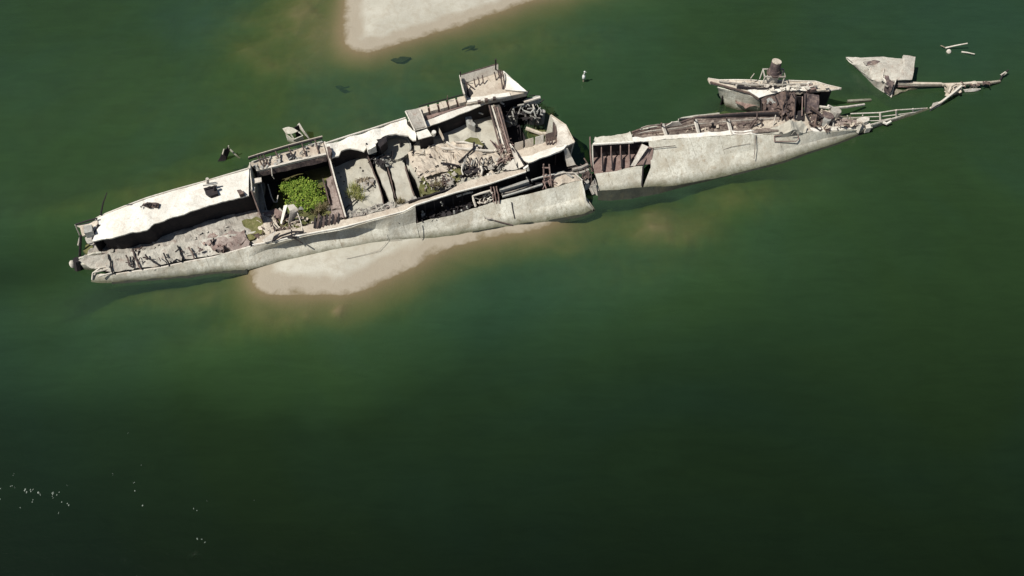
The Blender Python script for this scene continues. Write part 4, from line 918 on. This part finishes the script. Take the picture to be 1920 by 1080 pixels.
# deck piece over the opening
loft('deck', [QE([(250, 345, 2.0), (400, 335, 2.0), (470, 318, 2.05), (548, 300, 2.1)]), QE([(232, 402, 2.0), (400, 392, 2.0), (575, 385, 2.05)])], 'hull', W2, step=.18, thick=.12, amp=.06, jag=.3, seed=54)
bar('gunwale', QE([(232, 408, 2.02), (400, 398, 2.02), (575, 388, 2.05)]), 'white', W2, .09, 5)
bar('end_post', QE([(208, 345, 2.6), (212, 480, 1.5), (225, 640, .3)]), 'pink', W2, .06, 5)
bar('end_post', QE([(228, 410, 2.0), (235, 640, .2)]), 'pale', W2, .06, 5)
# compartment: back wall, sloping floor, frames
wall('inner_shade_wall', QE([(235, 400, 1.9), (640, 380, 1.9)]), -.2, 'dark', W2, .1, step=.4)
loft('compartment_floor', [QE([(230, 520, .6), (620, 480, .7)]), QE([(248, 660, .8), (600, 610, .9)])], 'pink', W2, step=.2, thick=.1, amp=.08, seed=55)
for x in (312, 392, 472, 545):
    loft('frame', [QE([(x-6, 490, 1.2), (x+4, 495, 1.2)]), QE([(x-4, 630-.13*(x-312), 1.05), (x+10, 630-.13*(x-312), 1.0)])], 'dark', W2, step=.2, thick=.09)
    bar('rib', QE([(x-8, 400, 1.9), (x-8, 500, 1.2), (x-6, 625-.13*(x-312), 1.1)]), 'pink', W2, .05, 4)
# deck trough behind the gunwale
tr_n = [p+Vector((0, .12, -.12)) for p in QE([(575, 385), (700, 375), (950, 355), (1180, 338), (1400, 325), (1800, 300)], 1.85)]
tr_m = QE([(580, 345, 1.2), (820, 330, 1.2), (1100, 300, 1.2), (1400, 275, 1.2), (1800, 250, 1.1)])
tr_f = QE([(560, 320, 1.5), (700, 270, 1.6), (960, 240, 1.7), (1100, 190, 1.8), (1400, 165, 1.8), (1800, 140, 1.6)])
loft('deck_trough', [tr_n, tr_m, tr_f], 'brown_silt', W2, step=.18, thick=.1, amp=.1, drow=6, seed=56)
for k, (y0, m_) in enumerate([(.25, 'rust'), (.5, 'mud'), (.75, 'rust')]):
    bar('stringer', [a.lerp(b, y0)+Vector((0, 0, .1)) for a, b in zip(resample(tr_m, 24), resample(tr_f, 24))], m_, W2, .06, 5)
bar('gunwale', resample([p+Vector((0, .05, .1)) for p in tr_f], 30), 'rust', W2, .09, 5)
loft('far_plate', [QE([(630, 280, 1.75), (700, 262, 1.8), (800, 248, 1.8)]), QE([(640, 265, 1.3), (700, 245, 1.3), (800, 235, 1.3)])], 'hull', W2, step=.15, thick=.08, jag=.4)
loft('far_plate', [QE([(845, 248, 1.9), (900, 218, 2.1), (955, 208, 2.1)]), QE([(850, 262, 1.7), (900, 250, 1.7), (985, 240, 1.7)])], 'pale', W2, step=.15, thick=.08, jag=.3)
loft('far_plate', [QE([(950, 192, 1.7), (1100, 165, 1.8), (1300, 140, 1.8)]), QE([(980, 182, 1.3), (1100, 160, 1.5), (1290, 138, 1.5)])], 'hull', W2, step=.15, thick=.12, amp=.05)
bar('gunwale', QE([(960, 200, 1.8), (1250, 175, 1.9), (1500, 155, 1.95), (1800, 145, 1.9)]), 'dark', W2, .1, 5)
loft('hull_side', [tr_f, [Vector((p.x, p.y+.5, -1.4)) for p in tr_f]], 'hull', W2, step=.4, thick=.1, amp=.08)
for k, x in enumerate((840, 1115, 1390)):
    loft('frame', [QE([(x-25, 235-40*(k > 0), 2.0), (x+12, 352-12*k, 1.9)]), QE([(x-5, 232-40*(k > 0), 1.9), (x+28, 350-12*k, 1.85)])], 'pale', W2, step=.15, thick=.12, amp=.04)
    bar('post', QE([(x-30, 230-45*(k > 0), 2.5), (x-25, 260-45*(k > 0), 1.8)]), 'rust', W2, .06, 5)
bar('post', QE([(1245, 230, 1.9), (1245, 262, 1.5)]), 'dark', W2, .1, 5)
ringc = QE([(1610, 250, 1.6)])[0]
bar('hoop', [ringc+Vector((.45*math.cos(a), .2*math.sin(a), .45*math.sin(a))) for a in [R(x) for x in range(0, 361, 24)]], 'rust', W2, .06, 5)
bar('strut', QE([(1620, 130, 2.6), (1615, 200, 2.1), (1560, 270, 1.5)]), 'rust', W2, .07, 5)
bar('strut', QE([(1775, 160, 2.2), (1750, 260, 1.4)]), 'pale', W2, .04, 5)
rubble(QE([(600, 330), (1000, 260), (1800, 190), (1800, 290), (1100, 330), (620, 370)], 1.4), 40, 'rust', W2, (.1, .4), .0, .6, lean=.5)
rubble(QE([(600, 330), (1000, 260), (1800, 190), (1800, 290), (1100, 330), (620, 370)], 1.4), 24, 'tan', W2, (.1, .4), .0, .4, lean=.5)
# heap of sand and scrap at midships, continuing forward deck
loft('foredeck', [QF([(440, 700, 1.6), (640, 700, 1.5), (880, 690, 1.25), (1090, 680, .9), (1380, 655, .4)]), QF([(480, 640, 1.5), (700, 600, 1.4), (900, 640, 1.0), (1100, 640, .7), (1300, 620, .35)]), QF([(640, 560, 1.2), (860, 560, 1.1), (1000, 560, .5), (1100, 560, .15), (1250, 560, -.2)])], 'tan', W2, step=.18, thick=.1, amp=.12, drow=5, seed=58)
sb = bmesh.new()
slab_bm(sb, QF([(500, 705, 1.65), (560, 690, 1.7), (640, 650, 1.9), (740, 610, 2.1), (850, 600, 2.0), (890, 650, 1.6), (880, 700, 1.3), (700, 715, 1.55)]), .6, step=.2, jit=.1, amp=.25)
put('sand_fill', sb, 'sand', None, kind='stuff', label='small sand heap in front of the rusty doorway on the forward wreck', cat='sand', base=at(1475, 235, 0))
bar('flap_frame', QF([(632, 770, 1.2), (630, 728, 1.48), (810, 712, 1.3), (822, 745, 1.1), (800, 768, 1.0), (632, 770, 1.2)]), 'pink', W2, .045, 5)
for x in (680, 785): loft('torn_plate', [QF([(x, 688, 1.9), (x+8, 690, 1.9)]), QF([(x-22, 715, 1.5), (x+25, 712, 1.45)])], 'mud', W2, step=.1, thick=.05)
# machinery forward of the doorway
for k, pts in enumerate([[(890, 480, 2.2), (960, 530, 1.9), (1010, 580, 1.6)], [(905, 500, 2.3), (1000, 570, 1.6)], [(880, 560, 1.6), (920, 640, 1.2), (990, 690, 1.0)], [(960, 560, 1.6), (940, 660, 1.2)], [(1080, 500, 1.4), (1090, 660, .8)], [(900, 620, 1.5), (960, 650, 1.3)]]):
    bar('winch_arm', QF(pts), ('maroon', 'rust', 'dark', 'rust', 'mud', 'rust')[k], W2, .09, 6)
for (x, y, r, m_) in ((1020, 600, .42, 'maroon'), (1010, 625, .3, 'grey'), (930, 590, .3, 'maroon'), (1080, 560, .4, 'mud')):
    b_ = QF([(x, y+25, .8)])[0]; drum('winch_drum', Vector((b_.x, b_.y, .2)), Vector((b_.x+.15, b_.y+.1, 1.5)), r, m_, W2)
rubble(QF([(870, 520), (1100, 530), (1200, 620), (1280, 640), (1080, 690), (900, 680)], 1.0), 60, 'rust', W2, (.12, .5), .0, .6, lean=.8)
rubble(QF([(870, 520), (1100, 530), (1200, 620), (1320, 630), (1080, 690), (900, 680)], 1.0), 50, 'tan', W2, (.15, .5), .0, .5, lean=1)
slab('rusted_patch', QF([(1090, 580), (1270, 610), (1290, 650), (1100, 670)], .75), 'silt_pink', W2, .1, step=.2, jit=.1, amp=.2)
bar('beam', QF([(980, 498, 1.3), (1080, 510, 1.2), (1200, 500, .9), (1330, 482, .4)]), 'pale', W2, .1, 5)
bar('beam', QF([(1050, 490, 1.7), (1100, 512, 1.3), (1080, 540, 1.2)]), 'pale', W2, .09, 5)
slab('fitting', QF([(1270, 600), (1330, 580), (1380, 585), (1370, 610), (1320, 625), (1310, 660), (1275, 640)], .95), 'pale', W2, .3, step=.15, jit=.1, amp=.1)
slab('fitting', QG([(400, 850), (450, 840), (465, 880), (410, 885)], .6), 'pale', W2, .1, step=.15, jit=.08)
bar('fitting', QG([(568, 830, .35), (600, 845, .3), (640, 822, .4)]), 'white', W2, .1, 5)
# railing running into the water
rail_top = QG([(270, 752, 1.0), (540, 742, .95), (690, 718, .9), (840, 710, .55), (958, 702, .1)])
rail_low = QG([(150, 800, .8), (400, 782, .6), (540, 778, .5), (690, 762, .45), (840, 742, .2), (900, 735, 0)])
RL = thing('railing', 'pale ship railing running down into the water at the forward wreck tip', 'railing', QG([(600, 800, 0)])[0])
bar('rail', rail_top, 'pale', RL, .05, 6); bar('rail', rail_low, 'pale', RL, .04, 6)
bar('rail', QG([(380, 820, .5), (540, 815, .45), (640, 795, .3)]), 'pale', RL, .04, 6)
for x, y0, y1 in ((240, 770, 860), (380, 765, 850), (540, 740, 858), (688, 718, 800), (842, 708, 740)):
    bar('post', QG([(x, y0, 1.0 if x < 700 else .5), (x+3, y1, 0)]), 'pale', RL, .075 if x > 500 else .045, 6)
bot6 = QG([(440, 858, .55), (560, 824, .38), (700, 785, .24), (850, 740, .12), (975, 702, .04)])
bot7 = QG([(440, 896), (560, 856), (700, 812), (850, 762), (985, 712)], -.05)
bar('gunwale', QG([(440, 856, .6), (560, 822, .42), (700, 783, .28), (850, 738, .15), (975, 700, .06)]), 'pale', W2, .05, 5)
loft('hull_side', [bot6, bot7, [Vector((p.x, p.y+.3, -1.4)) for p in bot7]], 'hull', W2, step=.25, thick=.08, amp=.03)

# ---- tub-like gun platform leaning behind the forward wreck
W3 = thing('gun_platform', 'tilted gun platform with a rusty capped drum standing behind the forward wreck', 'gun platform', QF([(500, 480, 0)])[0])
plat = QF([(115, 278, 2.0), (200, 292, 2.0), (330, 290, 2.1), (450, 292, 2.2), (540, 300, 2.2), (700, 294, 2.2), (860, 300, 2.1), (950, 302, 2.1), (1040, 330, 2.0), (1155, 356, 1.9), (1050, 372, 1.9), (900, 382, 1.9), (840, 395, 1.9), (720, 378, 2.0), (620, 405, 1.95), (510, 442, 1.9), (440, 395, 2.0), (330, 365, 2.0), (130, 312, 2.0)])
slab('platform_deck', plat, 'tan', W3, 0, step=.2, jit=.06, amp=.08, topt=.14)
bar('platform_rim', resample(plat[:11], 40), 'pale', W3, .06, 5)
bar('platform_rim', resample([p+Vector((0, 0, .06)) for p in QF([(130, 312, 2.0), (330, 368, 2.0), (440, 398, 2.0), (510, 443, 1.9)])], 16), 'rust', W3, .08, 5)
loft('deck_plate', [QF([(420, 375, 2.2), (560, 360, 2.2), (800, 350, 2.2), (900, 340, 2.2)]), QF([(510, 435, 2.1), (600, 405, 2.1), (720, 375, 2.2), (880, 378, 2.1)])], 'white', W3, step=.2, thick=.07, amp=.06, seed=2)
bar('stringer', QF([(340, 340, 2.25), (500, 360, 2.3), (670, 352, 2.3)]), 'dark', W3, .09, 5)
bar('stringer', QF([(200, 300, 2.2), (450, 330, 2.3), (600, 330, 2.3), (900, 320, 2.3)]), 'mud', W3, .07, 5)
slab('fitting', QF([(880, 330), (940, 325), (960, 360), (890, 370)], 2.3), 'pink', W3, 2.0, step=.15, jit=.1, amp=.1)
rubble(QF([(200, 300), (520, 310), (900, 310), (1050, 350), (700, 360), (450, 380)], 2.18), 36, 'mud', W3, (.1, .4), .0, .4, lean=.3)
rubble(QF([(560, 320), (900, 310), (1100, 355), (880, 365), (560, 390)], 2.3), 30, 'pale', W3, (.12, .5), .0, .3, lean=.3)
tub_t = QF([(190, 345, 1.85), (330, 372, 1.85), (430, 402, 1.85), (520, 445, 1.8)])
tub_b = QF([(225, 440, .1), (260, 490, .05), (350, 520, .02), (525, 525, .3)])
loft('tub_side', [tub_t, tub_b, [Vector((p.x+.2, p.y+.6, -1.3)) for p in tub_b]], 'hull', W3, step=.18, thick=.08, amp=.08, drow=5, seed=61)
slab('rust_stain_plate', QF([(330, 400, 1.35), (430, 420, 1.3), (510, 470, 1.1), (510, 510, .7), (400, 510, .6), (340, 470, .8)]), 'pink', W3, 0, step=.2, jit=.2, amp=.05, topt=.05)
wall('tub_side', QF([(240, 350), (260, 310), (300, 300), (600, 300), (950, 310), (1100, 352), (1000, 372)], 1.8), -1.2, 'dark', W3, .08, step=.4)
# torn rusty front with a doorway
rt = QF([(530, 440, 1.9), (600, 405, 2.0), (700, 378, 2.1), (790, 400, 2.0)])
rb = QF([(540, 545, 1.2), (600, 545, 1.2), (700, 600, 1.3), (790, 600, 1.3)])
loft('front_wall', [rt, rb, [Vector((p.x, p.y+.2, .2)) for p in rb]], 'rust', W3, step=.15, thick=.08, amp=.25, nscale=1.6, drow=6, holes=.0, jag=.3, seed=62)
loft('front_wall', [QF([(860, 398, 2.0), (980, 400, 1.9)]), QF([(870, 560, 1.3), (975, 520, 1.4)])], 'maroon', W3, step=.15, thick=.08, amp=.2, drow=6, seed=63)
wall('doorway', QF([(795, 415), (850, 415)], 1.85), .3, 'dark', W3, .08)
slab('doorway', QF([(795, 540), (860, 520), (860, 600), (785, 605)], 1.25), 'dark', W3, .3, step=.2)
for k, pts in enumerate([[(720, 350, 2.7), (730, 480, 1.9), (690, 610, 1.4)], [(745, 380, 2.4), (700, 500, 1.9), (720, 610, 1.4)], [(640, 420, 2.1), (660, 470, 1.9), (640, 530, 1.5)], [(800, 420, 2.1), (788, 590, 1.4)], [(850, 420, 2.1), (846, 570, 1.4)], [(880, 400, 2.1), (870, 540, 1.5)], [(530, 450, 1.9), (530, 545, 1.2)], [(770, 400, 2.3), (800, 450, 2.0)]]):
    bar('rib', QF(pts), 'pink' if k in (4,) else 'dark', W3, .045, 5)
loft('torn_plate', [QF([(545, 450, 1.9), (600, 425, 2.0), (640, 460, 1.8)]), QF([(545, 520, 1.4), (600, 500, 1.5), (640, 510, 1.5)])], 'grey', W3, step=.15, thick=.06, amp=.1)
rubble(QF([(530, 440), (790, 400), (780, 600), (560, 560)], 1.75), 26, 'rust', W3, (.15, .5), .0, .4, lean=1.4)
rubble(QF([(530, 440), (790, 400), (780, 600), (560, 560)], 1.75), 10, 'maroon', W3, (.15, .6), .0, .3, lean=1.2)
bar('girder', QF([(180, 570, 1.5), (400, 560, 1.5), (690, 545, 1.6)]), 'rust', W3, .12, 5)
# capped drum on its stand
c0 = QF([(612, 300, 2.3)])[0]
DR = Vector((c0.x, c0.y, 0))
top = Vector((DR.x+.05, DR.y, 5.35)); 
zt = 5.35
for s in range(1):
    pb = QF([(612, 222, 3.6)])[0]; pt = QF([(625, 140, 5.2)])[0]
    pb = Vector((DR.x+.0, DR.y+.1, 3.1)); pt = Vector((DR.x-.06, DR.y+.1, 4.1))
    bm = bmesh.new(); bar_bm(bm, [pb, pb.lerp(pt, .3), pb.lerp(pt, .31), pb.lerp(pt, .9), pt], .46, 20, .35)
    dr = put('drum', bm, 'maroon', W3)
    bm = bmesh.new(); bar_bm(bm, [pt+Vector((0, 0, .0)), pt+Vector((.01, .01, .08))], .36, 20); put('drum_cap', bm, 'tan', dr)
    bm = bmesh.new(); bar_bm(bm, [pb-Vector((0, 0, .1)), pb+Vector((0, 0, .02))], .56, 20); put('drum_base', bm, 'rust', W3)
    bm = bmesh.new(); bar_bm(bm, [Vector((DR.x, DR.y+.1, 2.1)), Vector((DR.x, DR.y+.1, 3.0))], .46, 14); ped = put('pedestal', bm, 'pale', W3)
for dx, dy in ((-.8, -.35), (.75, -.35), (-.8, .5), (.8, .5)):
    bar('stand_leg', [Vector((DR.x+dx, DR.y+dy, 2.1)), Vector((DR.x+dx*.95, DR.y+dy, 3.05))], 'pale', ped, .06, 5)
bar('stand_top', [Vector((DR.x+a*.78, DR.y+b, 3.05)) for a, b in ((-1, -.35), (1, -.35), (1, .5), (-1, .5), (-1, -.35))], 'mud', ped, .07, 5)
bar('hook', QF([(450, 300, 2.3), (448, 275, 2.7), (475, 240, 3.1)]), 'pale', W3, .035, 5)

# ---- triangular hull fragment
W4 = thing('hull_fragment', 'triangular pale hull wedge rising from the water behind the right tip', 'wreckage', QG([(600, 400, 0)])[0])
rA = QG([(228, 236, .05), (370, 244, .5), (560, 234, .9), (700, 248, 1.1), (765, 255, 1.15), (752, 220, 1.4), (862, 236, 1.3)])
rM = QG([(300, 300, .3), (440, 330, .9), (560, 330, 1.0), (640, 350, 1.0), (760, 340, 1.25), (850, 330, 1.2)])
rB = QG([(380, 370, .05), (480, 440, .5), (600, 470, .8), (690, 452, .9), (760, 448, 1.0), (832, 440, 1.0)])
loft('plating', [rA, rM, rB], 'pale_silt', W4, step=.15, thick=.09, amp=.09, nscale=.9, drow=6, seed=71)
loft('plating', [QG([(232, 240, .05), (380, 360, .3), (520, 450, .7), (690, 440, .95)]), QG([(240, 246, -.05), (372, 368, -.02), (500, 500, 0), (640, 602, -.02)])], 'pale_silt', W4, step=.15, thick=.09, amp=.06, nscale=1.1, drow=5, seed=72)
wall('side_plate', QG([(862, 236, 1.25), (850, 340, 1.15), (830, 442, .95)]), -1, 'dark', W4, .07, step=.2)
loft('plating', [QG([(690, 440, .95), (665, 520, .5), (645, 600, .05)]), QG([(700, 460, .6), (680, 530, .2), (655, 610, -.3)])], 'dark', W4, step=.15, thick=.05)
bar('edge_beam', QG([(692, 425, 1.2), (660, 520, .55), (642, 600, .02)]), 'pale', W4, .06, 5)
slab('rusted_patch', QG([(580, 310), (630, 300), (650, 350), (672, 400), (665, 480), (640, 520), (605, 480), (590, 420), (600, 370)], .98), 'maroon', W4, .3, step=.15, jit=.15, amp=.1)
slab('rusted_patch', QG([(390, 275, .85), (540, 262, 1.05), (520, 290, 1.02), (430, 310, .92)]), 'maroon', W4, 0, step=.15, jit=.15, amp=.04, topt=.08)
bar('edge_beam', QG([(575, 340, 1.15), (560, 420, .95), (600, 470, .8)]), 'pale', W4, .07, 5)
rubble(QG([(380, 280), (640, 290), (690, 420), (600, 540), (470, 400)], .95), 26, 'mud', W4, (.08, .3), .0, .3, lean=.2)
bar('beam', QG([(700, 470, .55), (900, 480, .5), (1105, 482, .3)]), 'tan', W4, .16, 4)
bar('beam', QG([(690, 500, .3), (900, 498, .3), (1100, 492, .15)]), 'pink', W4, .08, 4)
slab('low_plate', QG([(680, 520, .3), (800, 520, .2), (890, 515, .08), (780, 545, .03), (655, 590, .05)]), 'tan', W4, -.4, step=.2, jit=.08, amp=.04)

# ---- the far bow tip
W5 = thing('bow_fragment', 'twisted bow stem with struts at the right end, dark in the water', 'wreckage', QG([(1250, 580, 0)])[0])
bar('stem_bar', QG([(1110, 485, .3), (1240, 482, .45), (1400, 470, .5), (1560, 466, .3), (1640, 455, .1)]), 'tan', W5, .13, 5)
bar('stem_bar', QG([(1000, 705, .02), (1060, 668, .2), (1110, 640, .35), (1200, 570, .6), (1290, 495, .8)]), 'pale', W5, .11, 5)
bar('stem_bar', QG([(1170, 560, .6), (1190, 500, .9), (1240, 475, .9)]), 'tan', W5, .09, 5)
slab('lump', QG([(1030, 660), (1080, 640), (1105, 655), (1060, 680), (1010, 705)], .3), 'mud', W5, -.4, step=.12, jit=.1, amp=.1)
loft('plating', [QG([(1120, 485, .3), (1200, 480, .5), (1290, 500, .5)]), QG([(1140, 580, -.1), (1210, 600, -.05), (1300, 560, 0)])], 'tan', W5, step=.15, thick=.07, amp=.15, jag=.3, drow=4, seed=81)
loft('plating', [QG([(1305, 530, .25), (1400, 515, .3), (1465, 522, .2)]), QG([(1320, 548, .05), (1400, 545, .05), (1450, 535, .03)])], 'pale', W5, step=.15, thick=.06, amp=.05)
slab('lump', QG([(1380, 460), (1430, 450), (1450, 480), (1390, 485)], .55), 'tan', W5, -.2, step=.12, jit=.12, amp=.12)
rubble(QG([(1130, 490), (1300, 490), (1290, 570), (1150, 580)], .4), 30, 'tan', W5, (.1, .45), .0, .7, lean=.8)
rubble(QG([(1290, 480), (1560, 460), (1560, 475), (1300, 500)], .45), 20, 'rust', W5, (.1, .4), .0, .6, lean=.6)
bar('stem_bar', QG([(1640, 455, .1), (1665, 400, .3), (1720, 350, .5)]), 'dark', W5, .07, 5)
loft('tip_plate', [QG([(1645, 392, .35), (1690, 360, .5)]), QG([(1658, 408, .2), (1705, 372, .4)])], 'pale', W5, step=.1, thick=.08, amp=.03)
# ---- loose bits around the right end
bar('timber', QG([(1142, 146, .05), (1240, 124, .35), (1346, 104, .6)]), 'pale', None, .085, 4, flat=.5, r2=.06, label='longer pale timber lying on the water at the far right corner', cat='timber', base=QG([(1142, 146, 0)])[0])
bar('timber', QG([(1290, 182, .05), (1350, 190, .15), (1412, 203, .2)]), 'pale', None, .085, 4, flat=.5, r2=.05, label='shorter pale timber below and right of the longer one', cat='timber', base=QG([(1290, 182, 0)])[0])
bm = bmesh.new(); bmesh.ops.create_icosphere(bm, subdivisions=2, radius=.2)
for v in bm.verts: v.co *= 1+.25*nz(v.co, 4); v.co.z *= 1.2
bmesh.ops.translate(bm, verts=bm.verts, vec=QG([(1172, 182, .05)])[0]); put('rock', bm, 'pale', None, label='small pale stone just breaking the surface under the longer timber', cat='rock')
bar('branch', QG([(1100, 125, .05), (1118, 132, .2), (1140, 145, .1)]), 'wood', None, .04, 5, label='thin dark twig at the left end of the longer timber', cat='branch')
bar('plank', QG([(240, 640, .1), (340, 634, .14), (455, 628, .02)]), 'hull', None, .14, 4, label='long pale plank awash between the railing and the triangular hull wedge', cat='plank')
# scraps in the gap between the two wrecks
t = thing('wreck_fragment', 'tangle of rusty beams bridging the gap between both wrecks', 'wreckage', at(1098, 335, 0))
bar('beam', QD([(1600, 280, 1.4), (1680, 262, 1.4), (1735, 235, 1.4)]), 'mud', t, .14, 5)
bar('beam', QD([(1620, 320, 1.2), (1700, 300, 1.2), (1745, 280, 1.2)]), 'mud', t, .12, 5)
bar('beam', QD([(1700, 340, 1.0), (1735, 400, .6), (1790, 500, .1)]), 'mud', t, .12, 5)
slab('plate', QD([(1690, 300), (1760, 300), (1770, 350), (1700, 360)], .9), 'dark', t, -.4, step=.2, jit=.1, amp=.2)
slab('plate', QD([(1700, 380), (1740, 365), (1750, 400), (1715, 415)], .9), 'grey', t, .2, step=.12, jit=.1, amp=.1)
loft('plate', [QD([(1760, 420, .6), (1810, 400, .8)]), QD([(1770, 450, .2), (1830, 520, -.1)])], 'mud', t, step=.15, thick=.07, amp=.1)
rubble(QD([(1600, 260), (1750, 230), (1770, 380), (1690, 370)], 1.1), 40, 'rust', t, (.15, .6), .0, .7, lean=1)

# white river bird / marker standing in the open water
t = thing('bird', 'small white bird perched on a stub in open water above the gap', 'bird', at(1094, 152, 0))
b0 = at(1094, 153, 0)
bm = bmesh.new(); bmesh.ops.create_icosphere(bm, subdivisions=3, radius=.17)
for v in bm.verts:
    v.co = Vector((v.co.x*.8, v.co.y*.9, v.co.z*1.7)); 
    if v.co.z > .15: v.co.x *= .6; v.co.y *= .6
    if v.co.z < -.18: v.co.x *= .5; v.co.y *= .5; v.co.x -= .05
hd = bmesh.ops.create_icosphere(bm, subdivisions=2, radius=.075)['verts']; bmesh.ops.translate(bm, verts=hd, vec=(.03, 0, .52))
bar_bm(bm, [Vector((.0, 0, .2)), Vector((.02, 0, .36)), Vector((.03, 0, .5))], .06, 6, .04)
bar_bm(bm, [Vector((.08, -.02, .52)), Vector((.2, -.05, .49))], .022, 5, .005)
bmesh.ops.translate(bm, verts=bm.verts, vec=b0+Vector((0, 0, .5))); put('body', bm, 'bird', t, smooth=True)
bar('perch', [b0+Vector((0, 0, -.6)), b0+Vector((0, .02, .26))], 'wood', t, .07, 6)

# waterlogged drift and pale flecks painting sun glints on the water
for (pts, lab) in (([(732, 112), (752, 106), (772, 108), (762, 114), (742, 116)], 'dark waterlogged driftwood just under the tip of the far sandbar'), ([(630, 162), (640, 160), (652, 163), (640, 166)], 'small dark driftwood floating midway between the far sandbar and the aft wreck'), ([(868, 92), (880, 86), (892, 84), (884, 90)], 'dark driftwood sliver off the long side of the far sandbar')):
    slab('driftwood', QX(pts, -.55 if pts[0][1] > 150 else (-.3 if pts[0][0] < 800 else -.32)), 'wet_shade', None, 0, label=lab, cat='driftwood', step=.2, jit=.25, amp=.03, topt=.12)
bm = bmesh.new()
spots = [(26, 890, 1.2), (22, 912, 1.6), (28, 914, 1.0), (44, 916, 2.2), (48, 921, 1.8), (58, 920, 2.0), (61, 918, 1.4), (74, 924, 2.2), (76, 928, 1.4), (96, 926, 2.0), (102, 924, 1.6), (109, 925, 1.8), (99, 932, 1.4), (114, 943, 1.6), (128, 945, 2.0), (60, 939, 1.6), (37, 952, 1.3), (109, 961, 1.2), (213, 889, 1.0), (252, 906, 1.2), (252, 922, 1.5), (266, 873, .9), (269, 946, 1.9), (241, 812, .8), (363, 955, 1.3), (369, 956, 1.2), (371, 1009, 1.6), (379, 1010, 1.3), (384, 1017, 1.3), (388, 938, .8), (476, 938, .7), (2, 914, 1.5), (0, 936, 1.2), (126, 910, .8)]
for x, y, q in spots:
    for k in range(2):
        c = at(x+random.uniform(-2, 2)*q*.8, y+random.uniform(-2, 2)*q*.8, .02); a0 = random.uniform(0, 6); rr = q*.019
        vs = [bm.verts.new(c+Vector((math.cos(a0+j*1.05)*rr*random.uniform(.6, 1.3), math.sin(a0+j*1.05)*rr*random.uniform(.8, 1.8), 0))) for j in range(6)]
        bm.faces.new(vs); tp = bm.verts.new(c+Vector((0, 0, .02)))
        for j in range(6): bm.faces.new((vs[j], vs[(j+1) % 6], tp))
put('glint', bm, 'glint', None, kind='stuff', label='scattered pale flecks painted as sun glints on the dark water at the lower left', cat='glint')
